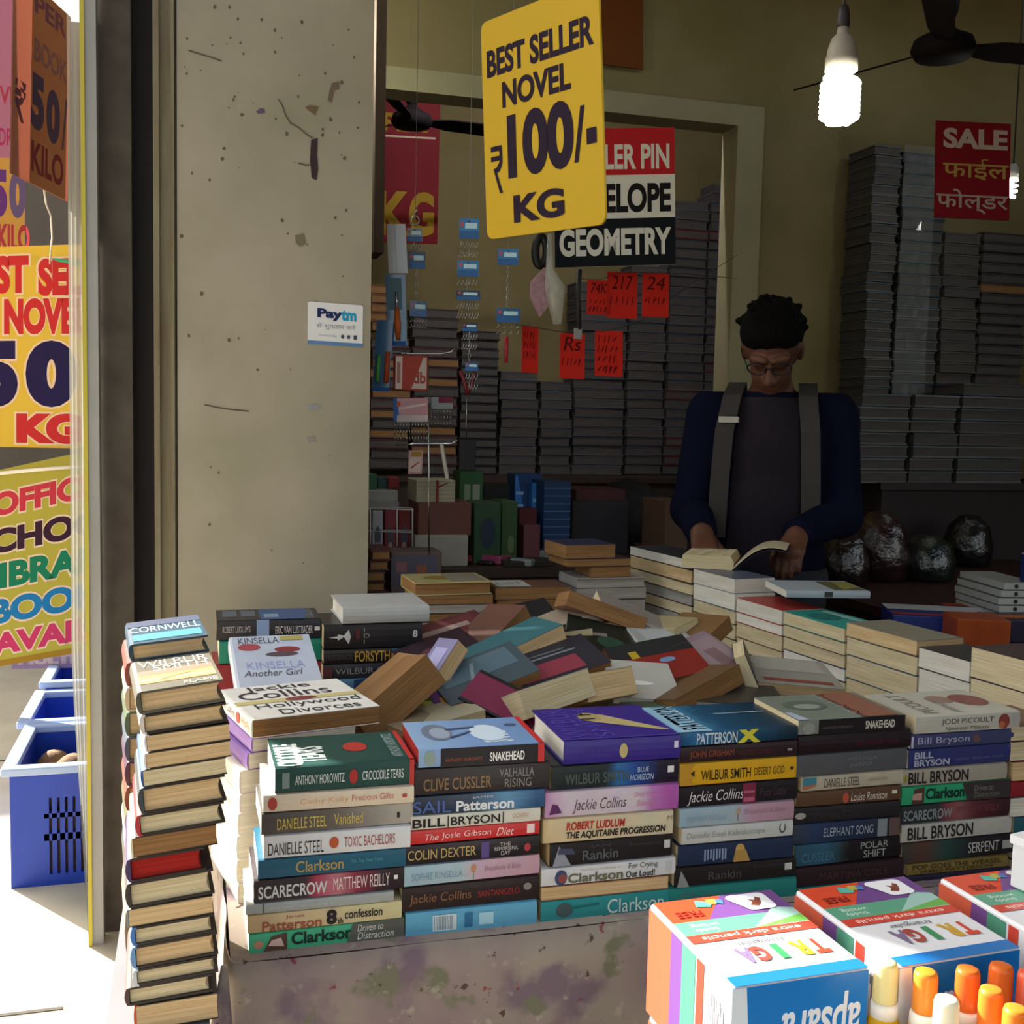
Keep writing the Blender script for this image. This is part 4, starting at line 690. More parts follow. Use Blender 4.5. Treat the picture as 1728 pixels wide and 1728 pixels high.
# the low layer that carries the heap
random.seed(3)
k = 0
LAYER = ['olive', 'dun', 'rust', 'plum', 'slate', 'sand', 'ivory', 'moss', 'coal', 'brick', 'sage', 'ochre']
LAYC = ['#5c5c3c', '#8c7c64', '#7c4030', '#4c2c44', '#4a5460', '#b4a080', '#c4bca8', '#4c5c40', '#262426', '#7c3c30', '#7c8c78', '#9c7c3c']
for iy, y in enumerate((1.62, 1.86, 2.10, 2.33)):
    for ix, x in enumerate((.47, .68, .89, 1.09)):
        for lv in range(3):
            T = (.046, .044, .042)[lv]; zz = TZ+.001 + (0, .047, .092)[lv]
            if ix == 3 and iy == 0: continue
            if ix == 0 and iy >= 2: x2 = x+.08
            else: x2 = x
            b = make_book(.178, .115, T, LAYC[k % 12], pages=('tan', 'cream', 'brown')[k % 3]); del b['dims']
            b.rotation_euler = (0, 0, R(rng.uniform(-9, 9))); b.location = (x2-.09, y-.06, zz)
            tag(b, f"{LAYER[k % 12]}-covered book flat under the loose heap, {('at table level', 'in its middle layer', 'in its upper layer')[lv]}", 'book', 'books under the loose heap'); k += 1
# ---------------------------------------------------------------- signs
def board(name, label, cat, BL, BR, TL, color, prints, t=.004, trans=0, group=None, rough=.5, rnd=0, m=None, part='panel'):
    """a flat board through three of its corners; prints in board fractions"""
    BL, BR, TL = Vector(BL), Vector(BR), Vector(TL); ex, ey = BR-BL, TL-BL; nn = ex.cross(ey).normalized()   # towards the viewer
    o = root(name, label, cat, BL, 0, group)
    fn0 = lambda a, b, h: ex*a + ey*b + nn*h
    W_l, H_l = ex.length, ey.length
    if rnd:
        poly = []
        for cx, cy, a0 in ((1-rnd/W_l, 1-rnd/H_l, 0), (rnd/W_l, 1-rnd/H_l, 90), (rnd/W_l, rnd/H_l, 180), (1-rnd/W_l, rnd/H_l, 270)):
            for k in range(5): a = R(a0+k*22.5); poly.append((cx+rnd/W_l*math.cos(a), cy+rnd/H_l*math.sin(a)))
    else: poly = [(0, 0), (1, 0), (1, 1), (0, 1)]
    mb = MB(); mb.prism(poly, -t, 0, lambda a, b, h: fn0(a, b, h)); mb.build(part, m or mat(color, max(rough, .6), trans=trans, spec=.08), o)
    pr = Print(fn0, .0006)
    for p in prints:
        if p[0] == 't': pr.text(p[5], *p[1:5], p[6], *p[7:])
        elif p[0] == 'r': pr.rect(*p[1:6])
        elif p[0] == 'e': pr.ell(*p[1:6])
        elif p[0] == 'p': pr.poly(p[1], p[2])
    pr.build('lettering', o, .7, trans, .08)
    o['frame'] = 0; del o['frame']
    return o, fn0
def wire(name, label, pts, r=.0012, col='#3a3634', cat='wire', metal=0): return tag(MB().tube(pts, r, 6).build(name, mat(col, .5, metal), None, True), label, cat)
DKP = '#1a0e22'
# yellow sign hanging over the stall
Zl, Zr = 1.95, 1.70
BL, BR, TL = P(822, 404, Zl), P(1022, 378, Zr), P(811, 40, Zl)
hgt = (TL-BL).length
ysign, yf = board('hanging_price_sign', 'yellow hanging board pricing best seller novels at 100 a kilo', 'sign', BL, BR, TL, '#a0841c', [
   ('t', .05, .735, .955, .862, 'BEST SELLER', DKP, .035), ('t', .185, .58, .77, .70, 'NOVEL', DKP, .035),
   ('t', .22, .255, .78, .545, '100', DKP, .045), ('t', .78, .27, .87, .5, '/', DKP, .02), ('r', .88, .335, .955, .40, DKP),
   ('r', .065, .395, .165, .418, DKP), ('r', .065, .35, .165, .372, DKP), ('p', [(.09, .418), (.115, .418), (.145, .39), (.145, .345), (.115, .32), (.085, .315), (.14, .2), (.165, .2), (.115, .295), (.14, .3), (.168, .335), (.168, .395), (.15, .418)], DKP),
   ('t', .26, .055, .69, .18, 'KG', DKP, .04)], t=.004, rnd=.016, rough=.45)
tl, tr_ = TL+(BR-BL)*.1, TL+(BR-BL)*.9
sw = MB(); sw.tube([tl-Vector((0, 0, .012)), Vector((tl.x+.03, tl.y, 2.75))], .001, 6); sw.tube([tr_-Vector((0, 0, .012)), Vector((tr_.x-.03, tr_.y, 2.75))], .001, 6)
sw.build('hanging_wire', mat('#3a3630', .5), ysign)
# three-panel stationery sign
Zg = 3.05
BL, BR, TL = P(936, 452, Zg+.0), P(1140, 446, Zg+.04), P(934, 218, Zg)
gsign, gf = board('stationery_sign', 'red, white and black three-band hanging sign for stationery', 'sign', BL, BR, TL, '#c9c6bc', [
   ('r', 0, .66, 1, 1, '#a82228'), ('r', 0, 0, 1, .345, '#14181c'),
   ('t', .05, .70, .955, .885, 'STAPLER PIN', '#c9c6bc', .03), ('t', .04, .385, .965, .60, 'ENVELOPE', '#1c1a1c', .04), ('t', .04, .075, .965, .275, 'GEOMETRY', '#c4c2b8', .04)], t=.004)
ls = [P(1036, 218, Zg+.02), P(1034, 200, Zg+.02), P(1040, 184, Zg+.02), P(1050, 182, Zg+.02), P(1060, 195, Zg+.02), P(1058, 232, Zg+.02)]
lw_ = MB().tube(ls, .0014, 6); lw_.tube([P(1040, 184, Zg+.02), Vector((P(1040, 184, Zg+.02).x, P(1040, 184, Zg+.02).y, 3.45))], .001, 6)
lw_.build('hanging_wire', mat('#4a463c', .5), gsign, True)
# orange sign end high on the partition, behind the yellow board
a, b, c = on_y(1015, 108, YP-.01), on_y(1085, 117, YP-.01), on_y(1015, -60, YP-.01)
osn, _ = board('orange_sign', 'orange board high on the partition wall behind the yellow sign', 'sign', a, b, c, '#6a3a16', [('t', .1, .7, .9, .9, 'SALE', '#3a2014', .02)], t=.01)
# SALE sign at the right
Zs = 3.5
BL, BR, TL = P(1577, 366, Zs), P(1703, 372, Zs), P(1580, 203, Zs)
ssn, _ = board('red_sale_sign', 'dark red sale sign hanging before the stacked textbooks', 'sign', BL, BR, TL, '#7c1620', [
   ('t', .10, .72, .96, .93, 'SALE', '#b4a49a', .04), ('t', .10, .40, .98, .62, 'फाईल', '#a89048', .01), ('t', .02, .05, .98, .30, 'फोल्डर', '#a89a90', .01)], t=.006)
MB().tube([P(1640, 206, Zs), P(1640, -100, Zs)], .0012, 6).build('hanging_wire', mat('#3a3634', .5), ssn)
# red banner in the back room
BL, BR, TL = on_y(600, 408, 5.9), on_y(738, 412, 5.9), on_y(604, 150, 5.9)
rb, _ = board('red_kilo_banner', 'big red banner with yellow KG letters in the back room', 'banner', BL, BR, TL, '#601219', [
   ('t', .26, .05, .66, .345, 'K', '#84691f', .04), ('t', .64, .05, .95, .345, 'G', '#84691f', .04), ('t', .30, .74, .86, .86, 'PER', '#84691f', .04), ('r', .3, .70, .95, .712, '#b0a48c')], t=.006)
# red paper price notes
NOTE = '#b8281f'
def scrawl(seed):
    r_ = random.Random(seed); out = []
    for row in range(r_.choice((3, 4))):
        y = .78-row*.22; x = .1
        while x < .8:
            w_ = r_.uniform(.06, .14); k_ = r_.random()
            if k_ < .5: out.append(('p', [(x, y), (x+w_, y+.1), (x+w_+.03, y+.09), (x+.03, y-.02)], '#4a1416'))
            if k_ > .3: out.append(('p', [(x+w_*.4, y+.12), (x+w_*.4+.03, y+.12), (x+w_*.3, y-.05), (x+w_*.3-.03, y-.05)], '#4a1416'))
            x += w_+r_.uniform(.03, .1)
    return out
for i, (x0_, y0_, x1_, y1_, wh, txt) in enumerate([(990, 472, 1030, 530, 'partly behind another note under the black sign band', '74K'), (1024, 458, 1075, 536, 'with large figures, under the middle of the black sign band', '217'), (1083, 460, 1128, 534, 'under the far end of the black sign band', '24'),
     (880, 550, 908, 628, 'narrow, nearest the hanging pens', ''), (944, 562, 986, 638, 'with dense handwriting below the plastic bag', 'Rs'), (1003, 557, 1050, 634, 'blank-looking, below the paired notes', ''), (1560, 426, 1616, 474, 'stuck on the wrapped textbook stacks under the sale sign', '')]):
    Z = 3.25 if i < 6 else 4.75
    pr = scrawl(i)
    if txt: pr = [p for p in pr if min(q[1] for q in p[1]) < .45] + [('t', .15, .62, .85, .92, txt, '#4a1416', .0, .2)]
    board('price_note', f'red paper price note {wh}', 'note', P(x0_, y1_, Z), P(x1_, y1_+2, Z), P(x0_+1, y0_, Z), NOTE, pr, t=.0015, group='red price notes', part='paper', rough=.9)
wire('hanging_string', 'dark cord strung behind the price notes', [P(870, 547, 3.25), P(894, 551, 3.25), P(965, 563, 3.25), P(1026, 558, 3.25), P(1075, 545, 3.25), P(1180, 470, 3.5), P(1245, 430, 4.28)], .0012, '#2a2624', 'cord')
wire('hanging_string', 'cord holding up the upper row of price notes', [P(980, 471, 3.25), P(1010, 472, 3.25), P(1050, 459, 3.25), P(1105, 461, 3.25), P(1160, 462, 3.3), P(1244, 470, 4.29)], .001, '#2a2624', 'cord')
# payment sticker on the pillar
a, b, c = on_y(519, 580, 2.918), on_y(612, 586, 2.918), on_y(519.5, 508.5, 2.918)
board('payment_sticker', 'white payment sticker with a blue name on the pillar', 'sticker', a, b, c, '#d8dade', [
   ('r', .0, .0, 1, .085, '#5a7fae'), ('t', .17, .58, .63, .86, 'Pay', '#24305c', .05), ('t', .60, .60, .88, .86, 'tm', '#2d9ac4', .05), ('t', .16, .36, .86, .52, 'से भुगतान करें', '#8c8f9a', .0),
   ('t', .2, .18, .52, .26, 'Download App', '#a9a9b0', .0), ('e', .63, .22, .03, .05, '#4a4c58'), ('e', .74, .22, .03, .05, '#4a4c58'), ('p', [(.83, .17), (.89, .17), (.89, .27), (.83, .27)], '#4a4c58')], t=.0015, rnd=.006, part='sticker_face')

# ---------------------------------------------------------------- alley: banners, crates
YT = .30
def alley(name, label, BLp, BRp, TLp, col, prints, trans=YT, line='#dcc8b4'):
    pr2 = []
    for p in prints:
        if p[0] == 't' and line: pr2.append(('t', p[1]-.014, p[2]-.010, p[3]+.014, p[4]+.010, p[5], line, p[7]+.03))
        pr2.append(p)
    prints = pr2
    return board(name, label, 'banner', P(*BLp), P(*BRp), P(*TLp), col, prints, t=.003, trans=trans)
alley('kilo_banner', 'yellow best seller novel banner hung across the alley', (-110, 752, 3.9), (150, 757, 3.75), (-110, 420, 3.9), '#c9b048', [
   ('t', .20, .765, .62, .955, 'BEST', '#c03438', .06), ('t', .68, .75, 1.26, .935, 'SELLER', '#c03438', .06), ('t', .46, .56, 1.0, .74, 'NOVEL', '#c03438', .06),
   ('t', .30, .20, .55, .53, '5', '#282250', .07), ('t', .60, .20, .93, .53, '0', '#282250', .07), ('t', .54, .02, .96, .17, 'KG', '#c03438', .07)])
alley('office_banner', 'greenish yellow banner listing office and library books in the alley', (-60, 1135, 3.8), (140, 1100, 3.7), (-60, 806, 3.8), '#a8a046', [
   ('t', .24, .765, 1.12, .885, 'OFFICE', '#c03c4a', .05), ('t', .08, .575, 1.35, .70, 'SCHOOL', '#3c2436', .05), ('t', .15, .395, 1.36, .525, 'LIBRARY', '#1f7a5c', .05), ('t', .22, .215, 1.3, .345, 'BOOKS', '#2478b4', .05), ('t', .24, .06, 1.75, .17, 'AVAILABLE', '#c03c6a', .05), ('r', 0, -.0, 1, .03, '#9c7a2c')])
alley('lilac_strip_banner', 'thin lilac strip banner with pale capitals above the blue crates', (20, 1129, 4.3), (150, 1126, 4.3), (20, 1100, 4.3), '#9c88b0', [('t', .1, .25, 1.2, .8, 'MULTIPLE', '#c4b4d0', .03)])
alley('faded_kilo_flag', 'thin faded pink and yellow kilo banner hanging nearest the rail', (18, 292, 2.9), (114, 340, 3.28), (24, -60, 2.9), '#a87c6c', [
   ('r', .30, 0, .95, 1, '#97805c'), ('t', .34, .86, .92, .96, 'PER', '#8a5c70', .03), ('t', .34, .62, .95, .74, 'BOOK', '#9a7a78', .03), ('t', .04, .27, .22, .47, '₹', '#6a5468', .02), ('t', .30, .28, .53, .56, '5', '#5c5470', .06), ('t', .57, .26, .82, .54, '0', '#5c5470', .06), ('t', .86, .26, .96, .54, '/', '#6a6270', .02), ('t', .32, .06, .9, .22, 'KILO', '#8a4448', .03)], .6, None)
alley('pink_banner', 'pink banner in the alley behind the faded kilo flag', (-40, 425, 4.9), (42, 430, 4.9), (-40, -80, 4.9), '#a87088', [
   ('t', .0, .50, 1, .56, 'NOVEL', '#a83c50', .02), ('t', .0, .36, 1, .42, 'CHILDREN', '#a83c6c', .02), ('r', 0, 0, 1, .32, '#c99a50'), ('t', .3, .12, .64, .28, '5', '#6a3c84', .06), ('t', .68, .12, 1.02, .28, '0', '#6a5a84', .06), ('t', .45, .01, 1.1, .10, 'KILO', '#b04048', .04)], .25, None)
wire('banner_rope', 'green twisted rope along the top of the yellow banner', [P(20, 431, 3.84), P(50, 433, 3.82), P(80, 436, 3.8), P(118, 442, 3.77), P(150, 446, 3.75)], .009, '#2c8a60', 'rope')
wire('banner_rope', 'white rope along the top of the greenish banner', [P(-60, 803, 3.79), P(0, 799, 3.77), P(60, 793, 3.74), P(150, 786, 3.7)], .007, '#d8d4c8', 'rope')
wire('loose_string', 'thin white string dangling from the faded flag to the banners', [P(74, 318, 3.2), P(78, 345, 3.4), P(86, 365, 3.5), P(88, 400, 3.7), P(84, 445, 3.76)], .003, '#d0ccc4', 'string')
# clear ribbed plastic sheet beside the rail
ps = MB(); nu = 14; nv = 20; pts = []
for j in range(nv+1):
    y = -60 + (1600+60)*j/nv
    xl = 112+.008*y if y < 1130 else 121+(y-1130)*.062
    for i in range(nu+1):
        u = i/nu; x = xl+(147-xl)*u if y < 1560 else xl+(149-xl)*u
        pts.append(P(x, y, 3.12-.22*u+.012*math.sin(i*2.4)))
ps.add(pts, [(j*(nu+1)+i, (j+1)*(nu+1)+i, (j+1)*(nu+1)+i+1, j*(nu+1)+i+1) for j in range(nv) for i in range(nu)])
pso = ps.build('plastic_sheet', mat('#d2d2c4', .18, trans=.6, alpha=.34), None, True)
tag(pso, 'clear ribbed plastic sheet hanging beside the corner rail', 'sheet')
BLUE = mat('#1c3fb0', .4, noise=.15, nscale=8); 
def crate(x0_, y0_, w_, d_, h_, label):
    o = root('plastic_crate', label, 'crate', (x0_, y0_, 0), 0, 'blue crates in the alley'); t = .018
    def panel(nm, along, depth0, flip, off=0):
        m = MB()
        def bb(a0, z0, a1, z1):
            if flip: m.box((depth0, a0+off, z0), (depth0+t, a1+off, z1))
            else: m.box((a0, depth0, z0), (a1, depth0+t, z1))
        Lg = along; bb(0, 0, Lg, h_*.10); bb(0, h_*.78, Lg, h_); bb(0, h_*.1, Lg*.30, h_*.78); bb(Lg*.94, h_*.1, Lg, h_*.78)
        bb(Lg*.3, h_*.40, Lg*.94, h_*.46); bb(Lg*.3, h_*.6, Lg*.94, h_*.64)
        n_ = 9
        for i in range(n_): a = Lg*(.3+.64*i/n_); bb(a, h_*.1, a+Lg*.045, h_*.78)
        return m.build(nm, BLUE, o)
    panel('side_panel', w_, 0, False); panel('side_panel', w_, d_-t, False); panel('side_panel', d_-2*t-.004, 0, True, t+.002); panel('side_panel', d_-2*t-.004, w_-t, True, t+.002)
    MB().box((t, t, .01), (w_-t, d_-t, .03)).build('crate_floor', BLUE, o)
    r_ = MB(); q = .022
    r_.box((-q, -q, h_), (w_+q, t, h_+.025)); r_.box((-q, d_-t, h_), (w_+q, d_+q, h_+.025)); r_.box((-q, t, h_), (t, d_-t, h_+.025)); r_.box((w_-t, t, h_), (w_+q, d_-t, h_+.025))
    bevel(r_.build('rim', mat('#9fb4dc', .35), o), .006)  # rim paler than the blue body: sun glare put into its colour
    return o
ca = on_z(19, 1500, 0); 
crate(ca.x, ca.y, .30, .44, .335, 'nearest blue plastic crate in the alley, holding brown coconuts')
crate(ca.x-.03, ca.y+.50, .32, .40, .335, 'middle blue plastic crate in the alley')
crate(ca.x-.02, ca.y+.95, .31, .40, .36, 'farthest blue plastic crate under the lilac strip banner')
for i, (dx, dy, r_) in enumerate(((.09, .10, .055), (.21, .09, .058), (.15, .20, .056), (.25, .23, .04), (.085, .29, .056), (.20, .32, .058))):
    m = MB(); m.lathe([(r_*math.sin(math.pi*k/9)*(1+.06*math.sin(k*2+i)), r_*1.0-r_*math.cos(math.pi*k/9)*1.05) for k in range(1, 9)], 14)
    o = m.build('coconut', mat('#8a6a4a', .9, noise=.5, nscale=25, bump=.5), None, True); o.location = (ca.x+dx, ca.y+dy, .19+.012*(i % 3))
    tag(o, 'brown rounded coconut in the nearest blue crate', 'coconut', 'coconuts in the crate')
# packing under the coconuts
pk = MB().box((ca.x+.02, ca.y+.02, .031), (ca.x+.28, ca.y+.42, .195)).build('straw_packing', mat('#6a5236', .95, noise=.5, nscale=40, bump=.6)); tag(pk, 'straw filling under the coconuts in the blue crate', 'straw', None, 'stuff')

# ---------------------------------------------------------------- lamp, fans
lamp = root('spiral_lamp', 'lit spiral lamp hanging on a wire over the stall', 'lamp', P(1415, 215, 1.72)); lo = Vector(lamp.location); S = 1.72/F
def pz(y): return (215-y)*S
MB().lathe([(.6*S*20, pz(125)), (S*27, pz(123)), (S*27, pz(103)), (S*25, pz(98)), (S*24, pz(88)), (S*18, pz(70)), (S*10, pz(62)), (S*9, pz(50))], 20).build('ballast', mat('#8c8478', .5), lamp, True)
MB().lathe([(S*10, pz(52)), (S*11, pz(46)), (S*10, pz(30)), (S*8, pz(18)), (S*3, pz(14))], 16).build('socket', mat('#1f1c1c', .5), lamp, True)
MB().tube([(0, 0, pz(16)), (0, 0, 2.75-lo.z)], .0022, 6).build('cord', mat('#1c1a1a', .6), lamp)
GL = mat('#fdfff0', .3, emit=80)
m = MB()
m.lathe([(S*23, pz(119)), (S*23, pz(112))], 18)
for ph in (0, math.pi):
    pts = []
    for k in range(0, 97):
        a = ph+2*math.pi*k/24*1.0; zt = pz(138)-(pz(138)-pz(207))*k/96
        rr = S*28*(1 if k < 80 else 1-.55*((k-80)/16)**2)
        pts.append((rr*math.cos(a), rr*math.sin(a), zt))
    m.tube([(S*14*math.cos(ph), S*14*math.sin(ph), pz(117)), (S*15*math.cos(ph), S*15*math.sin(ph), pz(129))]+pts, S*5.6, 8)
m.build('spiral_tube', GL, lamp, True)
def fan(name, label, c, ztop, ang, Rb):
    o = root(name, label, 'fan', c, ang)
    MB().lathe([(.03, -.05), (.085, -.04), (.10, -.015), (.09, .015), (.05, .035), (.02, .06)], 20).build('motor_housing', mat('#1a1517', .7, spec=.1), o, True)
    MB().lathe([(.018, .05), (.04, .10), (.045, .16), (.016, .2)], 14).build('canopy_cup', mat('#241e20', .5), o, True)
    MB().tube([(0, 0, .15), (0, 0, ztop-c.z)], .012, 8).build('down_rod', mat('#241e20', .5), o)
    for k in range(3):
        a = 2*math.pi*k/3; ca_, sa = math.cos(a), math.sin(a); m = MB()
        pl_ = [(.08, -.02), (.18, -.04), (Rb, -.05), (Rb+.02, 0), (Rb, .05), (.18, .04), (.08, .02)]
        m.prism(pl_, -.004, .002, lambda r_, t_, h: (r_*ca_-t_*sa, r_*sa+t_*ca_, -.01+h-t_*.36)); m.build('blade', mat('#1f1a1b', .9, spec=.03), o)
    return o
fan('ceiling_fan', 'dark ceiling fan at the front of the shop beside the spiral lamp', P(1592, 76, 3.5), 3.45, R(-9), .55)
fan('ceiling_fan', 'dark ceiling fan in the back room before the red banner', P(695, 200, 5.2), 3.45, R(5), .6)
# small far lamp, tube of light at the right
fl = root('spiral_lamp', 'small lit lamp far back beyond the sale sign', 'lamp', P(1707, 334, 4.0)); fo = Vector(fl.location)
m = MB(); m.tube([(.014*math.cos(k*.7), .014*math.sin(k*.7), .005+.0022*k) for k in range(30)], .006, 6); m.build('spiral_tube', GL, fl, True)
MB().lathe([(.02, .07), (.02, .10), (.012, .12)], 12).build('socket', mat('#d0ccc4', .5), fl, True)
MB().tube([(0, 0, .11), (0, 0, 3.45-fo.z)], .003, 6).build('cord', mat('#2a2626', .6), fl)

# unseen tube lamp, added above the opening to brighten the back room
tl_ = root('added_tube_lamp', 'added tube lamp behind the partition wall, brightening the back room', 'lamp', (1.5, YP+.20, 3.25))
MB().box((-.55, -.075, -.02), (.55, .0, .03)).build('batten', mat('#c8c8c4', .4), tl_)
MB().tube([(-.52, .02, -.03), (.52, .02, -.03)], .013, 10).build('tube', mat('#f4f4ff', .3, emit=190), tl_, True)

ab_ = root('added_shade_banner', 'added ochre cloth banner out of view, shading the rear books', 'banner', (-1.1, 3.1, 0))  # out-of-view cloth, added to keep the sun off the rear books
cb_ = MB()
for i in range(13):
    u = i/12; cb_.v += [(.50*u, .36*u+.015*math.sin(u*19), z) for z in (1.3, 2.4, 3.7)]
cb_.f = [(3*i+j, 3*i+3+j, 3*i+4+j, 3*i+1+j) for i in range(12) for j in (0, 1)]; cb_.mi = [0]*24; co_ = cb_.build('cloth', mat('#b08a3c', .9), ab_, True)
co_.modifiers.new('thickness', 'SOLIDIFY').thickness = .002
MB().tube([(-.15, -.108, 3.7), (.5, .36, 3.7), (.95, -.06, 3.58)], .006, 6).build('rope', mat('#c8c4b8', .8), ab_)

ml = root('spiral_lamp', 'added spiral lamp hidden behind the pillar, brightening the shop', 'lamp', (.36, 3.62, 2.55)); mo_ = Vector(ml.location)  # hidden lamp, added to raise the brightness inside the shop
m = MB(); m.tube([(.022*math.cos(k*.5), .022*math.sin(k*.5), .0018*k) for k in range(56)], .007, 6); m.build('spiral_tube', mat('#fdfff2', .3, emit=220), ml, True)
MB().lathe([(.026, .105), (.028, .13), (.02, .17), (.012, .2)], 14).build('ballast', mat('#8c8478', .5), ml, True)
MB().tube([(0, 0, .2), (0, 0, 3.45-mo_.z)], .0022, 6).build('cord', mat('#1c1a1a', .6), ml)
# ---------------------------------------------------------------- textbooks stacked inside
def column(xl, xr, ytop, ybot, y, th, phrase, cols, depth=.19, vis=None):
    """a stack of single textbooks standing on a counter, one object each (meshes shared)"""
    a, b = on_y(xl, ybot, y), on_y(xr, ybot, y); zt = on_y(xl, ytop, y).z; z = a.z; W = b.x-a.x; n = max(1, int((zt-z)/th)); i = 0
    protos = []
    for c in cols:
        m = MB(); m.box((0, 0, 0), (W, depth, th*.14), 0); m.box((.004, .003, th*.14), (W-.004, depth, th*.8), 1); m.box((0, 0, th*.8), (W, depth, th*.94), 0)
        me = m.build('textbook', [mat(c[0], .35, noise=.1), page_mat(c[1])]); protos.append(me.data); bpy.data.objects.remove(me)
    for i in range(n):
        o = bpy.data.objects.new('textbook', protos[rng.randrange(len(protos))]); COL.objects.link(o)
        o.location = (a.x+rng.uniform(-.008, .008), y+rng.uniform(-.004, .01), z+i*th); o.rotation_euler = (0, 0, rng.uniform(-.02, .02))
        tag(o, f'dull textbook in {phrase}', 'book', f'textbooks in {phrase}')
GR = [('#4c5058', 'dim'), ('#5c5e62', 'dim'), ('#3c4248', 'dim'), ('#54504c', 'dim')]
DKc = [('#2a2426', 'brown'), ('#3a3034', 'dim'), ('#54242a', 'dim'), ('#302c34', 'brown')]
YB = 6.35
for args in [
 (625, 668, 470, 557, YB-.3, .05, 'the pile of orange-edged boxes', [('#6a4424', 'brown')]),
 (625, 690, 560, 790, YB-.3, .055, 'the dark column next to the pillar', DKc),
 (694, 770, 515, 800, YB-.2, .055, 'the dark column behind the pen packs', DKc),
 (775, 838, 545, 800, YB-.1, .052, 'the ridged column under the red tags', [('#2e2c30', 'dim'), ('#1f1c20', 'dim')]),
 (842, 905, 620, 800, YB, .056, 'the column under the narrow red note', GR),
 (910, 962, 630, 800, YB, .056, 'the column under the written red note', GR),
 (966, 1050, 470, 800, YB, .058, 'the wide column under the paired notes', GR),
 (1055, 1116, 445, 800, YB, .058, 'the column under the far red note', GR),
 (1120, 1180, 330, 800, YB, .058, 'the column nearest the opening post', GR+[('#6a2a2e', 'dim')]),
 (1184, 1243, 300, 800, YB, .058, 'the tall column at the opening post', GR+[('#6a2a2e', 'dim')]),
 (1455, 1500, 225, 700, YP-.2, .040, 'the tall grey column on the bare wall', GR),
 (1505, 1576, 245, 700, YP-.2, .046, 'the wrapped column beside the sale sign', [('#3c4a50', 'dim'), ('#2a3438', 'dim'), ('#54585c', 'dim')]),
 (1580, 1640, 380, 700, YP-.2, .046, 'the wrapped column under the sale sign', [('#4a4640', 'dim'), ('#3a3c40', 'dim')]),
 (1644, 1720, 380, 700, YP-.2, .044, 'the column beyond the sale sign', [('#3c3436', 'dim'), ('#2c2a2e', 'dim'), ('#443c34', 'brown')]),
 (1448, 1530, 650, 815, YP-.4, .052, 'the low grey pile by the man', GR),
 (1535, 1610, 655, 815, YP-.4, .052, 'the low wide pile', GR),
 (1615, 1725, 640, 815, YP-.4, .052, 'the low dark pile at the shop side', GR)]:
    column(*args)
# glossy wrapping over the wrapped column
wr = MB(); a, b = on_y(1502, 700, YP-.225), on_y(1579, 250, YP-.225); nx, nz = 8, 26; pts = []
for j in range(nz+1):
    for i in range(nx+1): pts.append((a.x+(b.x-a.x)*i/nx, YP-.228-.012*rng.random(), a.z+(b.z-a.z)*j/nz))
wr.add(pts, [(j*(nx+1)+i, j*(nx+1)+i+1, (j+1)*(nx+1)+i+1, (j+1)*(nx+1)+i) for j in range(nz) for i in range(nx)])
o = wr.build('plastic_wrap', mat('#c8d0d4', .08, alpha=.10, spec=1.0)); tag(o, 'crinkled clear wrapping over the textbooks beside the sale sign', 'wrapping')
# counters
def counter(name, label, lo, hi, c='#4a3626'):
    o = root(name, label, 'counter', lo); s = Vector(hi)-Vector(lo)
    MB().box((0, 0, s.z-.03), (s.x, s.y, s.z)).build('counter_top', mat(c, .6, noise=.2), o)
    MB().box((.02, .02, 0), (s.x-.02, s.y-.02, s.z-.03)).build('counter_body', mat(c, .7, noise=.2), o)
    return o
zb_ = on_y(900, 800, YB).z
counter('book_counter', 'dark counter along the back wall carrying the textbook columns', (.62, YB-.36, 0), (4.45, 6.66, zb_-.001), '#3a2c24')
zr = min(on_y(1500, 700, YP-.2).z, 9); 
counter('book_counter', 'dark counter at the bare partition wall with wrapped textbooks', (on_y(1440, 700, YP-.2).x, YP-.42, 0), (4.45, YP+.015, on_y(1700, 815, YP-.4).z-.001), '#2a2020')
ZC = .93
z7 = on_y(1500, 700, YP-.2).z; z8 = on_y(1700, 815, YP-.4).z
sh_ = root('low_shelf', 'low shelf on the dark counter raising the rear textbook columns', 'shelf', (on_y(1452, 700, YP-.2).x, YP-.205, z8))
MB().box((0, 0, z7-z8-.025), (2.0, .21, z7-z8-.001)).build('shelf_board', mat('#3a2a22', .7), sh_)
for k_ in range(4): MB().box((.02+.64*k_, .01, 0), (.05+.64*k_, .20, z7-z8-.025)).build('upright', mat('#3a2a22', .7), sh_)
counter('stationery_counter', 'counter of stationery behind the book table', (PILL_R.x+.02, 3.2, 0), (1.56, 3.95, ZC), '#3a2c26')
counter('side_counter', 'dark maroon counter behind the page-out row', (1.98, 2.2, 0), (3.3, 3.86, .84), '#3a1c1c')
def on_counter(px, py, z=ZC): return on_z(px, py, z)
def carton(name, label, cat, x0p, x1p, ytop, ybot, y, depth, col, ang=0, prints=(), lidcol=None, group=None, z=None):
    a, b = on_y(x0p, ybot, y), on_y(x1p, ybot, y); H = on_y(x0p, ytop, y).z-(z if z is not None else a.z); w_ = b.x-a.x
    o = root(name, label, cat, (a.x, y, z if z is not None else a.z), R(ang), group)
    bevel(MB().box((0, 0, 0), (w_, depth, H)).build('carton_body', mat(col, .6, noise=.15), o), .003)
    if lidcol: MB().box((-.003, -.003, H-.02), (w_+.003, depth+.003, H+.004)).build('lid', mat(lidcol, .6), o)
    if prints:
        p = Print(lambda u, v, h: (u*w_, -h, v*H), .001)
        for q in prints:
            if q[0] == 'r': p.rect(*q[1:])
            elif q[0] == 't': p.text(q[5], *q[1:5], q[6], *q[7:])
            elif q[0] == 'e': p.ell(*q[1:])
            elif q[0] == 'p': p.poly(q[1], q[2])
        p.build('printing', o)
    return o
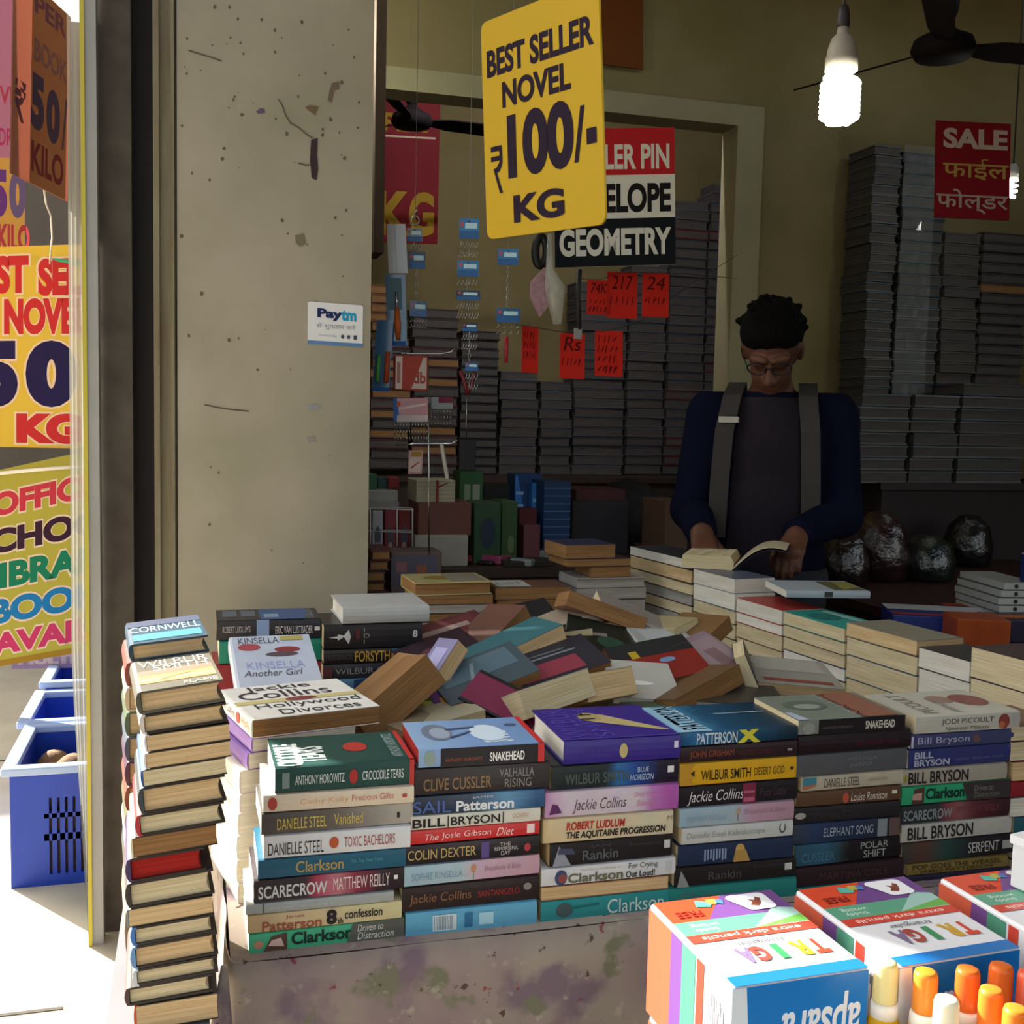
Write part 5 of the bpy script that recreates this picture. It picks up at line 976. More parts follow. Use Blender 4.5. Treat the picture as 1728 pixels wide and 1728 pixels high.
carton('carton', 'brown cardboard carton standing on its side on the stationery counter', 'box', 705, 795, 848, 905, 3.30, .16, '#6a4038')
carton('tray_box', 'open white tray below the brown cardboard carton', 'box', 700, 790, 904, 925, 3.25, .03, '#9a948c', z=ZC)
nb = [('r', .0, .18*i, 1, .18*i+.02, '#8c8874') for i in range(1, 6)]
carton('notebook_bundle', 'bundle of pale notebooks tied with a red ribbon', 'notebooks', 702, 768, 810, 848, 3.33, .15, '#b0ac94', prints=nb+[('r', .5, 0, .57, 1, '#7c2a24'), ('p', [(.5, .6), (.8, .85), (.8, .9), (.5, .7)], '#7c2a24')])
carton('green_box', 'green box with two pale windows on the stationery counter', 'box', 775, 815, 795, 850, 3.44, .1, '#2c5a34', z=ZC, prints=[('r', .2, .5, .45, .85, '#7c8c74'), ('r', .55, .5, .85, .85, '#8c9484'), ('r', .2, .1, .45, .4, '#6a7c60'), ('r', .55, .1, .9, .4, '#8c9484')])
carton('green_box', 'low dark green box beside the brown carton', 'box', 800, 845, 848, 902, 3.30, .12, '#28482e', z=ZC, prints=[('e', .5, .5, .3, .25, '#1c2c40')])
carton('green_box', 'olive green box between the dark green box and the red one', 'box', 846, 873, 846, 902, 3.32, .12, '#34502e', z=ZC, prints=[('e', .6, .3, .2, .15, '#5c6a44')])
carton('blue_box', 'bright blue patterned packet standing behind the blue notebooks', 'box', 868, 914, 800, 858, 3.56, .1, '#1c3f74', z=ZC, prints=[('p', [(.02, .02), (.4, .0), (.36, .5), (.1, .98), (.0, .98)], '#2f78c4')]+[('r', .05, .1+.16*i, .32, .14+.16*i, '#8ab4dc') for i in range(5)])
carton('blue_box', 'blue packet with a bright printed strip in front of the other', 'box', 897, 916, 815, 862, 3.51, .04, '#2f74bc', z=ZC, prints=[('r', .1, .1+.16*i, .8, .14+.16*i, '#8ab4dc') for i in range(5)])
carton('notebook_bundle', 'stack of dark blue notebooks beside the bright blue packets', 'notebooks', 917, 962, 812, 890, 3.42, .15, '#1c3a64', z=ZC, prints=[('r', 0, .1*i, 1, .1*i+.015, '#3c6498') for i in range(1, 10)])
carton('red_box', 'dull red box under the bright blue packet', 'box', 876, 906, 858, 886, 3.44, .06, '#5c2028', z=ZC)
carton('pink_packet', 'small pinkish packet below the dull red box', 'packet', 884, 912, 886, 902, 3.36, .07, '#6a3c44', z=ZC)
carton('black_box', 'black box beside the green box under the grey textbooks', 'box', 816, 866, 818, 846, 3.62, .1, '#1f1f26', z=ZC)
for args in (('paper_packet', 'white paper packet on the wire basket beside the pillar', 620, 672, 828, 846, 3.40, .1, '#a4a4a4'), ('paper_packet', 'grey-white paper packet directly above the wire basket', 618, 674, 846, 858, 3.38, .1, '#8c8c90'), ('green_packet', 'green and white packet at the pillar above the paper packets', 618, 636, 800, 828, 3.44, .08, '#3c6c4c'), ('red_packet', 'small red packet above the white paper packet', 655, 674, 806, 824, 3.46, .06, '#8c2a2c'), ('teal_packet', 'teal packet between the green and red packets', 637, 654, 806, 828, 3.48, .06, '#2c4c50')):
    carton(args[0], args[1], 'packet', *args[2:])
# wire basket
wbk = root('wire_basket', 'white wire basket with coloured packets against the pillar', 'basket', (0, 0, 0)); m = MB()
ring = lambda y_, Z: [P(616, y_, Z), P(697, y_+1, Z), P(693, y_-2, Z+.16), P(622, y_-2, Z+.16)]
for y_ in (859, 897): m.tube(ring(y_, 3.24), .0022, 6, close=True)
for x_ in (625, 670, 696): m.tube([P(x_, 858, 3.24), P(x_, 922, 3.24)], .0022, 6)
m.build('basket_frame', mat('#b4b0ac', .4), wbk, True)
for i, (a_, b_, c_, nm) in enumerate(((628, 646, '#a8a8b4', 'white packet with a dark drawing in the wire basket'), (649, 668, '#8c3440', 'red packet in the middle of the wire basket'), (672, 692, '#7c2c30', 'dark red packet at the end of the wire basket'))):
    carton('basket_packet', nm, 'packet', a_, b_, 862, 920, 3.36, .05, c_, z=ZC, prints=[('e', .5, .5, .3, .2, '#4a4a5c'), ('e', .5, .3, .2, .1, '#b08a8c')])
# mixed small wrapped packets strewn over the counter
PKC = [('crimson', '#8c2434'), ('silver', '#8c9494'), ('violet', '#4a3c7c'), ('dark green', '#2c4c3a'), ('scarlet', '#b83a24'), ('grey', '#5c5c60'), ('pink', '#9c4c6c'), ('black', '#1f1f22')]
for i in range(26):
    x = rng.uniform(705, 945); y = rng.uniform(912, 952); q = on_z(x, y, ZC+.01)
    if q.y < 3.22: q.y = 3.22+rng.random()*.2
    m = MB(); w_, l_, h_ = rng.uniform(.02, .045), rng.uniform(.03, .07), rng.uniform(.012, .03)
    m.box((-w_, -l_/2, 0), (w_, l_/2, h_)); o = m.build('wrapped_packet', mat(PKC[i % 8][1], .25, noise=.4, nscale=60, bump=.4)); bevel(o, .006)
    o.location = (q.x, q.y, ZC+.001); o.rotation_euler = (0, 0, rng.uniform(-1, 1))
    tag(o, f'small shiny {PKC[i % 8][0]} packet strewn on the stationery counter', 'packet', f'{PKC[i % 8][0]} packets strewn on the counter')
# books beside the pillar behind the white-backed hardback
column(622, 655, 925, 1000, 3.02, .03, 'the brown stack standing against the pillar', [('#4a302a', 'brown'), ('#5c2424', 'brown')], .15)
st_ = on_y(622, 1000, 3.02)
stl = root('stool', 'low stool under the brown stack against the pillar', 'stool', (st_.x-.01, 3.0, 0)); MB().box((0, 0, st_.z-.03), (.07, .17, st_.z-.001)).build('seat', mat('#4a3626', .7), stl)
for lx in (0, .045):
    for ly in (0, .14): MB().box((lx, ly, 0), (lx+.025, ly+.025, st_.z-.03)).build('leg', mat('#4a3626', .7), stl)
carton('dark_carton', 'dark brown carton behind the low middle stack of the back row', 'box', 850, 935, 948, 990, 3.21, .1, '#2c2422', z=ZC)
carton('grey_carton', 'grey-brown carton with bright scraps behind the yellow painted book', 'box', 660, 745, 932, 972, 3.06, .12, '#5c4c48', prints=[('r', .0, .5, .9, .95, '#4c4858'), ('r', .1, .7, .3, .85, '#7c5054'), ('r', .5, .6, .7, .8, '#7c4a34')], z=ZC-.12)
cs = root('stool', 'stool under the grey-brown carton', 'stool', (on_y(655, 972, 3.06).x, 3.05, 0)); MB().box((0, 0, ZC-.15), (.16, .14, ZC-.121)).build('seat', mat('#4a3626', .7), cs)
for lx in (0, .13):
    for ly in (0, .11): MB().box((lx, ly, 0), (lx+.03, ly+.03, ZC-.15)).build('leg', mat('#4a3626', .7), cs)
# dark shapes in the middle distance
for i, (xl, xr, yt, yb_, y, c, lab) in enumerate(((965, 1060, 845, 900, 3.5, '#2c2a30', 'black file pile with a dark red cover beside the blue notebooks'), (972, 1055, 826, 846, 3.52, '#4a2228', 'dark red book pile with a shiny star on the black file pile'), (1122, 1160, 846, 912, 3.35, '#6a5040', 'small brown cardboard box beside the man'))):
    carton(('file_pile', 'book_pile', 'brown_box')[i], lab, ('files', 'books', 'box')[i], xl, xr, yt, yb_, y, .2, c, z=(ZC if i != 1 else None))
m = MB(); m.lathe([(.02, 0), (.15, .01), (.17, .08), (.14, .16), (.09, .20), (.02, .22)], 14); o = m.build('black_bag', mat('#141214', .7, noise=.2, bump=.6), None, True); q = on_y(1098, 870, 3.6); o.location = (q.x, 3.82, ZC+.001); o.scale = (.85, .7, 1.1)
tag(o, 'black bulging bag on the counter beside the man', 'bag')
# side counter goods
ZS = .84
def side(name, label, cat, px, py, w_, d_, h_, c, ang, z=ZS, prints=()):
    q = on_z(px, py, z); o = root(name, label, cat, q, R(ang)); bevel(MB().box((-w_/2, -d_/2, .0005), (w_/2, d_/2, h_)).build('body', mat(c, .35, noise=.25, nscale=30), o), .004)
    if prints:
        p = Print(lambda u, v, h: ((u-.5)*w_, (v-.5)*d_, h_+h), .0008)
        for t_ in prints: p.rect(*t_)
        p.build('printing', o)
    return o
side('magazine_pile', 'blue, white and red pile of thin magazines on the side counter', 'magazines', 1580, 1062, .26, .18, .05, '#2c3a80', -25, prints=[(.0, .5, 1, 1, '#b0b0b4'), (0, 0, 1, .2, '#8c2434')])
side('pencil_tin', 'orange tin box beside the thin magazines', 'box', 1645, 1085, .13, .12, .07, '#a0461c', -20)
side('orange_book', 'dark book with an orange title at the edge of the side counter', 'book', 1712, 1078, .16, .12, .06, '#26203c', -15, prints=[(.1, .2, .9, .6, '#a8521c')])
side('flat_book', 'dark flat magazine with a red corner behind the orange tin', 'magazine', 1665, 1045, .22, .16, .03, '#3c2a34', -20, prints=[(.0, .7, .4, 1, '#a8381c')])
q = on_z(1690, 1050, ZS); fo_ = root('ring_binders', 'row of white ring binders standing on the side counter', 'binder', q, R(-10))
m = MB(); 
for i in range(6):
    z0 = .001+.021*i; m.box((-.05-.003*i+.01*(i > 3)*(i-3), -.08, z0), (.06, .16, z0+.017))
m.build('binder_spines', mat('#a9a9a4', .35), fo_)
holes = MB()
for i in range(6):
    z0 = .001+.021*i+.0085; holes.prism([(.006*math.cos(k*.8), .006*math.sin(k*.8)) for k in range(8)], -.0815, -.0805, lambda a_, b_, t_: (a_-.01, t_, z0+b_))
holes.build('finger_holes', mat('#1a1818', .6), fo_)
q = on_z(1730, 1050, ZS); bb_ = root('blue_book', 'tall dark blue book standing beside the ring binders', 'book', q, R(-8)); MB().box((-.05, -.08, .001), (.10, -.04, .20)).build('cover', mat('#1c2a5c', .35), bb_)
MB().box((-.046, -.084, .19), (.096, -.036, .204)).build('page_block', page_mat('grey'), bb_)
SH = mat('#3a2426', .1, noise=.5, nscale=40, bump=1.0, spec=.8)
for i, (px, py, w_, h_, nm) in enumerate(((1450, 1000, .16, .20, 'nearest to the man'), (1510, 985, .2, .24, 'with bright glints'), (1590, 985, .2, .16, 'with a pale green band'), (1660, 960, .18, .2, 'nearest to the ring binders'))):
    q = on_z(px, py, ZS); m = MB(); n_ = 14; prof = []
    m.lathe([(w_*.25, 0), (w_*.5, .01), (w_*.52, h_*.4), (w_*.42, h_*.8), (w_*.2, h_), (w_*.03, h_*1.02)], 16)
    m.v = [(x*(1+.08*math.sin(5*math.atan2(y, x)+z*40)), y*(1+.08*math.cos(4*math.atan2(y, x)+z*30)), z) for x, y, z in m.v]
    o = m.build('plastic_bundle', mat(('#241719', '#30181d', '#202824', '#1c191a')[i], .12, noise=.5, nscale=30, bump=1.0, spec=.9), None, True); o.location = q+Vector((0, .1, .001))
    tag(o, f'dark plastic-wrapped bundle on the side counter, {nm}', 'bundle')

# ---------------------------------------------------------------- hanging packs at the opening
STEEL = mat('#b4b4b0', .22, metal=1.0)
def hook_to(o, p, ztop=3.45): MB().tube([(0, 0, 0), (0, 0, ztop-p.z)], .0008, 5).build('hanging_thread', mat('#8a8a84', .5), o)
def card(px, py, w_, h_, Z, label, hooks=6, col='#2f78b4', tilt=0, group='blue carded hook packs', chain=0, thread=False, hang=.05):
    p = P(px, py, Z); s = Z/F; W_c, H_c = w_*s, h_*s
    o = root('hook_card', label, 'hook card', p, R(tilt)-.25, group)
    MB().box((-W_c/2, -.0008, -H_c), (W_c/2, .0008, 0)).build('card', mat(col, .25), o)
    pr_ = Print(lambda u, v, h: ((u-.5)*W_c, -.0008-h, -H_c*(1-v)), .0006)
    pr_.rect(.02, .0, .98, .38, '#1f5c9c'); pr_.rect(.3, .5, .9, .78, '#b9dcec'); pr_.ell(.14, .72, .08, .14, '#b04a58'); pr_.ell(.5, .86, .06, .05, '#1c2a3c'); pr_.build('printing', o, .3)
    if hooks:
        m = MB()
        for r_ in range(2):
            for i in range(hooks):
                x = (-.42+.84*i/max(1, hooks-1))*W_c; z0 = -H_c-.004-r_*hang*.55
                m.tube([(x, -.003, z0), (x+.0025, -.004, z0-.008), (x, -.004, z0-hang*.32), (x-.003, -.003, z0-hang*.40), (x-.004, -.004, z0-hang*.30)], .0011, 5)
        m.build('metal_hooks', STEEL, o, True)
    if chain:
        m = MB(); z = -H_c
        for i in range(chain):
            m.tube([(.0035*math.cos(a)*(1 if i % 2 else .3), .0035*math.cos(a)*(.3 if i % 2 else 1), z-.006-.0075*math.sin(a)) for a in [k*math.pi/4 for k in range(8)]], .0009, 4, close=True); z -= .0125
        m.build('chain', STEEL, o, True)
    if thread: hook_to(o, p)
    return o
HZ = 3.12
card(792, 369, 34, 33, HZ, 'topmost bright blue hook card of the long strand', 7, thread=True, tilt=-4)
card(790, 440, 36, 26, HZ, 'second blue hook card of the long strand', 6, chain=9)
card(790, 490, 40, 16, HZ, 'dark blue hook card with pearl studs on the long strand', 8, '#26384c')
card(793, 545, 26, 14, HZ, 'small dark card with key rings on the long strand', 6, '#2a3854', chain=8)
card(796, 612, 22, 14, HZ, 'lowest blue card of the long strand with red tags', 5, '#2c5a8c')
card(858, 420, 35, 27, HZ+.05, 'bright blue hook card of the short strand beside the yellow sign', 0, chain=11, thread=True)
card(858, 520, 40, 24, HZ+.05, 'lower blue card of the short strand above the red pen', 4, '#2c6090', hang=.03)
card(700, 385, 26, 22, HZ+.08, 'silver-topped card under the bright key ring', 6, '#8c8c8c', chain=6)
card(704, 425, 28, 28, HZ+.08, 'dark blue card below the silver-topped card', 0, '#2a4868', chain=10)
card(706, 508, 30, 26, HZ+.08, 'tilted blue card above the red and white box', 6, '#2c5a84', tilt=18, hang=.03)
# clasp and ring
kr = root('key_ring', 'bright steel clasp and ring at the top of the near strand', 'key ring', P(701, 350, HZ+.06)); s = HZ/F
m = MB(); m.tube([(9*s*math.cos(a)*.75, 0, -22*s+8*s*math.sin(a)) for a in [k*math.pi/8 for k in range(16)]], .0022, 6, close=True); m.tube([(0, 0, 0), (3*s, 0, -5*s), (-2*s, 0, -9*s), (0, 0, -14*s)], .0025, 6); m.build('ring', STEEL, kr, True); hook_to(kr, Vector(kr.location))
# pouches and blister packs
def blister(name, label, x0_, y0_, x1_, y1_, Z, col, extras, alpha=1.0, slant=0, cat='pack', thread=True):
    a, b, c = P(x0_+slant, y1_, Z), P(x1_+slant, y1_, Z), P(x0_, y0_, Z)
    o, fn = board(name, label, cat, a, b, c, col, extras, t=.002, m=mat(col, .15, alpha=alpha, spec=.8), part='backing')
    return o, fn
o, _ = blister('clear_pouch', 'white translucent pouch hanging beside the bright key ring', 652, 378, 684, 461, HZ+.02, '#b9bcc0', [('r', .42, .02, .44, .98, '#8c8c90')], alpha=.85, slant=4)
MB().tube([(P(665, 379, HZ+.02)-o.location), (P(664, 368, HZ+.02)-o.location), (P(669, 367, HZ+.02)-o.location)], .001, 5).build('hook', STEEL, o); 
o, fn = blister('cutter_pack', 'blue blister pack with an orange paper knife', 650, 463, 684, 583, HZ, '#3c6488', [('r', .15, .5, .8, .95, '#5c7484'), ('r', .05, .0, .95, .06, '#2c5aa0')], slant=3)
m = MB(); m.tube([fn(.55, .75, .006), fn(.55, .5, .006)], .004, 8); m.build('knife_blade', STEEL, o, True); MB().tube([fn(.55, .52, .007), fn(.56, .3, .009), fn(.57, .08, .007)], [.006, .010, .006], 8).build('knife_handle', mat('#b4561c', .35), o, True)
o, fn = blister('cutter_pack', 'blue blister pack with green and orange knives beside the pillar', 636, 540, 664, 660, HZ-.02, '#34608c', [('r', .0, .0, 1, .05, '#2c5aa0')], slant=-8)
MB().tube([fn(.3, .5, .006), fn(.3, .12, .006)], .006, 8).build('knife_handle', mat('#4a9a50', .35), o, True); MB().tube([fn(.8, .55, .006), fn(.82, .12, .006)], .007, 8).build('knife_handle', mat('#b44a20', .35), o, True)
# silver rod the packs hang from, with its stand
rod = root('display_rod', 'thin bent steel rod holding the red and white box', 'rod', P(662, 597, HZ)); l0 = Vector(rod.location)
MB().tube([P(662, 596, HZ)-l0, P(690, 597, HZ)-l0, P(745, 597, HZ)-l0, P(762, 594, HZ)-l0, P(768, 585, HZ)-l0], .0022, 6).build('upper_rod', STEEL, rod, True)
MB().tube([P(668, 752, HZ)-l0, P(700, 749, HZ)-l0, P(762, 749, HZ)-l0, P(772, 742, HZ)-l0], .0022, 6).build('lower_rod', STEEL, rod, True)
MB().tube([P(722, 597, HZ+.004)-l0, P(724, 810, HZ+.004)-l0, P(724, 940, HZ+.02)-l0], .002, 6).build('upright', STEEL, rod, True)
a, b = P(667, 660, HZ-.005), P(721, 657, HZ+.01)
carton('calculator_box', 'red and white box hanging from the steel rod', 'box', 666, 722, 599, 658, (a.y+b.y)/2-.02, .03, '#a03a2c', prints=[('r', .02, .03, .22, .97, '#c4b4ac'), ('p', [(.5, .05), (.95, .05), (.95, .95), (.85, .95)], '#b4a49c'), ('t', .55, .2, .93, .55, 'db', '#8c3a30', .03), ('r', .06, .2, .16, .8, '#9c6a60')])
o, fn = blister('clip_pack', 'red, white and blue card with rows of steel nail clips', 664, 672, 722, 712, HZ-.01, '#8c2c3a', [('p', [(0, .0), (.18, .0), (.1, 1), (0, 1)], '#3c64a4'), ('r', .1, .0, 1, .28, '#b4a8a8'), ('p', [(.15, .5), (.95, .7), (.95, .8), (.15, .6)], '#c4b0b0'), ('e', .15, .75, .06, .1, '#c45a3c')])
m = MB()
for r_ in range(3):
    for i in range(12):
        u = .04+.085*i; m.tube([fn(u, -.02-.28*r_, .004), fn(u+.01, -.12-.28*r_, .010), fn(u+.02, -.24-.28*r_, .004)], .0016, 5)
m.build('nail_clips', STEEL, o, True)
o, fn = blister('clip_pack', 'darker card of steel clips behind the nail clip card', 716, 670, 764, 690, HZ+.05, '#3a3c3c', [('r', .5, .5, 1, 1, '#6a3040')])
m = MB()
for r_ in range(3):
    for i in range(9):
        u = .04+.11*i; m.tube([fn(u, -.02-.5*r_, .004), fn(u+.01, -.22-.5*r_, .010), fn(u+.02, -.44-.5*r_, .004)], .0014, 5)
m.build('nail_clips', STEEL, o, True)
blister('small_pouch', 'small red and white pouch hanging on the lower rod', 690, 760, 714, 800, HZ+.01, '#8c3a30', [('r', .1, .1, .9, .7, '#b4a4a0'), ('r', .2, .75, .9, .95, '#8c7434'), ('p', [(.2, .2), (.8, .5), (.8, .55), (.2, .3)], '#8c3a30')], slant=-2)
carton('black_pen_case', 'black pen case hanging from the end of the lower rod', 'pen case', 775, 803, 741, 795, P(780, 760, HZ).y, .02, '#15151c')
w1 = MB().tube([P(745, 750, HZ), P(755, 808, HZ)], .006, 6).build('white_scale', mat('#a8a498', .5)); tag(w1, 'slim white ruler hanging from the lower rod', 'ruler')
m = MB(); p0 = P(855, 568, HZ+.05); m.tube([(0, 0, 0), (0, 0, -.075)], [.006, .005], 8); o = m.build('red_pen', mat('#a01c2c', .25), None, True); o.location = p0; tag(o, 'red pen hanging below the short strand of hook cards', 'pen')
rtg = root('red_tags', 'red tag strap and rings dangling under the long strand', 'tags', P(788, 622, HZ)); m = MB(); s = HZ/F
m.tube([(-12*s, 0, -4*s), (-4*s, 0, -22*s), (2*s, 0, -44*s)], .006, 6); m.tube([(14*s, 0, -2*s), (10*s, 0, -24*s), (2*s, 0, -40*s)], .005, 6); m.build('strap', mat('#6a2026', .4), rtg, True)
m = MB(); m.tube([(0, 0, -40*s), (1*s, 0, -118*s)], .0016, 5); m.build('chain', STEEL, rtg, True)
# clear bag of pink things
bg_ = root('clear_bag', 'clear plastic bag of pink trinkets hanging under the yellow sign', 'bag', P(935, 395, 3.0)); l0 = Vector(bg_.location); m = MB(); s = 3.0/F
m.tube([(-8*s, 0, 0), (-6*s, 0, -60*s), (4*s, 0, -90*s), (10*s, 0, -150*s)], [.006, .012, .03, .012], 10); m.build('plastic_film', mat('#b0b4ac', .1, alpha=.35, spec=.9), bg_, True)
m = MB(); m.prism([(-35, -80), (-12, -55), (-2, -80), (-4, -120), (-18, -138), (-36, -105)], -.006, .006, lambda a_, b_, t_: (a_*s, t_+.02, b_*s)); m.build('trinket_card', mat('#a8808a', .4, noise=.5, nscale=60), bg_)
hook_to(bg_, l0)
hp = root('headphones', 'black headphones hanging behind the clear bag', 'headphones', P(915, 402, 3.2)); s = 3.2/F
MB().tube([(10*s*math.cos(a)-2*s, .0, -22*s+24*s*math.sin(a)) for a in [k*math.pi/10 for k in range(20)]], .012, 8, close=True).build('ear_cushion', mat('#16161a', .5), hp, True); hook_to(hp, Vector(hp.location))
cbl = root('black_cable', 'black cable with a grey plug hanging before the notes', 'cable', P(978, 455, 3.1)); s = 3.1/F
MB().tube([(0, 0, 0), (-2*s, 0, -40*s), (2*s, 0, -100*s)], .008, 8).build('cord', mat('#232326', .5), cbl, True); MB().box((-6*s, -.006, -116*s), (6*s, .006, -98*s)).build('plug', mat('#8c8c8c', .3), cbl); hook_to(cbl, Vector(cbl.location))
# ---------------------------------------------------------------- sunlit pencil cartons and highlighters nearest the street
dt = root('side_table', 'small table in front of the novels, carrying pencil cartons', 'table', (.36, .60, 0))
MB().box((-.02, .0, .70), (.62, .36, .729)).build('table_top', mat('#7a5a3c', .7, noise=.2), dt)
for lx in (0, .56):
    for ly in (.02, .30): MB().box((lx, ly, 0), (lx+.04, ly+.04, .70)).build('leg', mat('#6a4c30', .7), dt)
def pencil_carton(x, y, z, w_, d_, h_, ang, label, top=True):
    o = root('pencil_carton', label, 'carton', (x, y, z), R(ang), 'pencil cartons on the small table')
    bevel(MB().box((0, 0, 0), (w_, d_, h_)).build('carton_body', mat('#dcdce0', .35), o), .0025)
    t_ = Print(lambda u, v, h: (u*w_, v*d_, h_+h), .0003)
    t_.rect(.02, .0, .99, .10, '#1c6cb4')
    t_.poly([(.02, .72), (.99, .72), (.99, .995), (.02, .995)], '#6c4684')
    t_.poly([(.02, .72), (.30, .72), (.56, .995), (.02, .995)], '#d2482c')
    t_.poly([(.02, .56), (.99, .56), (.99, .72), (.02, .72)], '#5c9c80')
    t_.poly([(.55, .56), (.99, .56), (.99, .74), (.85, .78)], '#9cc0b8'); t_.poly([(.55, .56), (.99, .57), (.99, .66)], '#6cac50')
    t_.poly([(.02, .47), (.99, .47), (.99, .56), (.02, .56)], '#c84434')
    up = lambda s_, a0, b0, a1, b1, c, wt: t_.text(s_, a1, b1, a0, b0, c, wt)                    # lettering faces the seller
    up('extra dark pencils', .12, .49, .88, .545, '#f0e4dc', .0)
    up('writing', .12, .64, .34, .69, '#dfeee6', .0); up('buddy', .12, .585, .30, .635, '#dfeee6', .0)
    up('triangular', .30, .38, .66, .44, '#4a4a54', .0)
    for i, (ch, c) in enumerate(zip('TRIGA', ('#c8402c', '#c89a2c', '#3c8a58', '#a4483c', '#7c6a8c'))): up(ch, .78-.135*i-.03*(i == 3), .20, .89-.135*i-.03*(i == 3)-(.05 if i == 2 else 0), .36, c, .05)
    up('FREE', .10, .765, .30, .84, '#7c2018', .02)
    t_.poly([(.30, .88), (.40, .86), (.45, .91), (.33, .96)], '#58b0a0'); t_.poly([(.40, .90), (.47, .89), (.50, .95), (.42, .96)], '#b0a848'); t_.poly([(.47, .90), (.52, .88), (.54, .93), (.49, .95)], '#4878b8')
    n = 10; pl_ = []
    for cx, cy, a0 in ((.84, .80, -90), (.84, .93, 0), (.62, .93, 90), (.70, .80, 180)): pl_ += [(cx+.05*math.cos(R(a0+k*30)), cy+.04*math.sin(R(a0+k*30))) for k in range(4)]
    t_.poly(pl_, '#e8e8ec'); t_.poly([(.70, .82), (.76, .80), (.80, .84), (.83, .90), (.80, .92), (.77, .88), (.72, .90), (.74, .86)], '#7c4434')
    t_.build('top_printing', o, .3)
    f_ = Print(lambda u, v, h: (u*w_, -h, v*h_), .0003)
    f_.rect(.0, .0, .99, .985, '#1478c8'); f_.poly([(0, 0), (.16, 0), (.1, .985), (0, .985)], '#dfe6ee')
    f_.text('apsara', .94, .84, .36, .50, '#e8ecf4', .02, .1); f_.build('front_printing', o, .3)
    l_ = Print(lambda u, v, h: (-h, d_*(1-u), v*h_), .0003)
    l_.rect(.0, .02, .30, .96, '#c85a40'); l_.rect(.30, .02, .44, .96, '#6c4684'); l_.rect(.44, .02, .6, .96, '#4c8c74'); l_.rect(.62, .02, .70, .96, '#c84434'); l_.text('TRIGA', .76, .2, .94, .8, '#7c7c84', .02)
    l_.build('side_printing', o, .3)
    return o
zc = .94; hh = .104
P1 = [on_z(x, y, zc) for x, y in ((1093, 1527), (1287, 1501), (1467, 1626), (1239, 1671))]
pencil_carton(.403, .748, zc-hh, .126, .155, hh, 1.5, 'upper pencil carton at the alley end, washed out by sun')
pencil_carton(.553, .746, zc-hh, .124, .153, hh, 2.5, 'middle upper pencil carton standing behind the highlighters')
pencil_carton(.707, .742, zc-hh, .126, .150, hh, 2, 'farthest upper pencil carton, cut by the white carton')
pencil_carton(.409, .752, zc-2*hh-.002, .126, .150, hh, 3, 'lower pencil carton under the washed-out one')
pencil_carton(.556, .750, zc-2*hh-.002, .124, .150, hh, 1, 'lower pencil carton under the middle one')
pencil_carton(.709, .746, zc-2*hh-.002, .126, .150, hh, 1, 'lower pencil carton under the farthest one')
wc = root('white_carton', 'plain white carton standing on the farthest pencil carton', 'carton', (.768, .80, zc+.001), R(12)); bevel(MB().box((0, 0, 0), (.09, .06, .05)).build('carton_body', mat('#dadde0', .4), wc), .002); MB().box((-.0015, -.0015, .043), (.0915, .0615, .0515)).build('lid', mat('#e4e6e8', .4), wc)
# highlighters standing in a tray
ztop = .955; tray = root('pen_tray', 'tray of orange and yellow highlighters before the pencil cartons', 'tray', (.44, .61, .730)); m = MB()
m.box((0, 0, 0), (.27, .115, .01)); m.box((0, 0, .01), (.006, .115, .07)); m.box((.264, 0, .01), (.27, .115, .07)); m.box((.006, 0, .01), (.264, .006, .07)); m.box((.006, .109, .01), (.264, .115, .07)); m.build('tray_body', mat('#c8c8c4', .4), tray)
bs = MB().box((.008, .008, .0105), (.262, .107, .085)).build('inner_step', mat('#b8b8b4', .5), tray)
OR, YL = ('#e87a1c', 'orange'), ('#e8c81c', 'yellow')
def highlighter(px, py, zt, col, cap, label):
    q = on_z(px, py, zt); o = root('highlighter', label, 'highlighter', (q.x, q.y, .8155), 0, None); h_ = zt-.8155
    MB().lathe([(.010, .0), (.0125, .004), (.0128, h_*.60), (.0105, h_*.68), (.0095, h_*.70)], 18).build('barrel', mat(col, .25, trans=.35), o, True)
    MB().lathe([(.0115, h_*.64), (.0112, h_*.72), (.0102, h_*.74)], 18).build('collar', mat('#ece6dc', .3), o, True)
    MB().lathe([(.0092, h_*.735), (.0098, h_*.76), (.0094, h_*.97), (.0085, h_*.995), (.006, h_)], 18).build('cap', mat(cap, .3, trans=.2), o, True)
for a in [(1496, 1622, .945, '#e8b81c', '#e8dca0', 'pale-capped yellow highlighter nearest the washed-out carton'), (1563, 1638, .945, '#e8c020', '#e89030', 'yellow highlighter second along the rear row'), (1634, 1634, .945, '#e87a20', '#e8742c', 'orange highlighter third along the rear row'), (1690, 1628, .945, '#e86a20', '#e8742c', 'orange highlighter fourth along the rear row'),
          (1598, 1684, .945, '#e8d81c', '#ece8d0', 'lemon highlighter in the front row'), (1674, 1668, .945, '#e87a20', '#e8802c', 'orange highlighter in the front row before the fourth rear one'), (1715, 1700, .945, '#e88020', '#e8842c', 'orange highlighter at the end of the front row'), (1738, 1640, .945, '#e04a50', '#e86a4c', 'pinkish highlighter at the end of the rear row')]: highlighter(*a)
OPEN_Z = 1.012
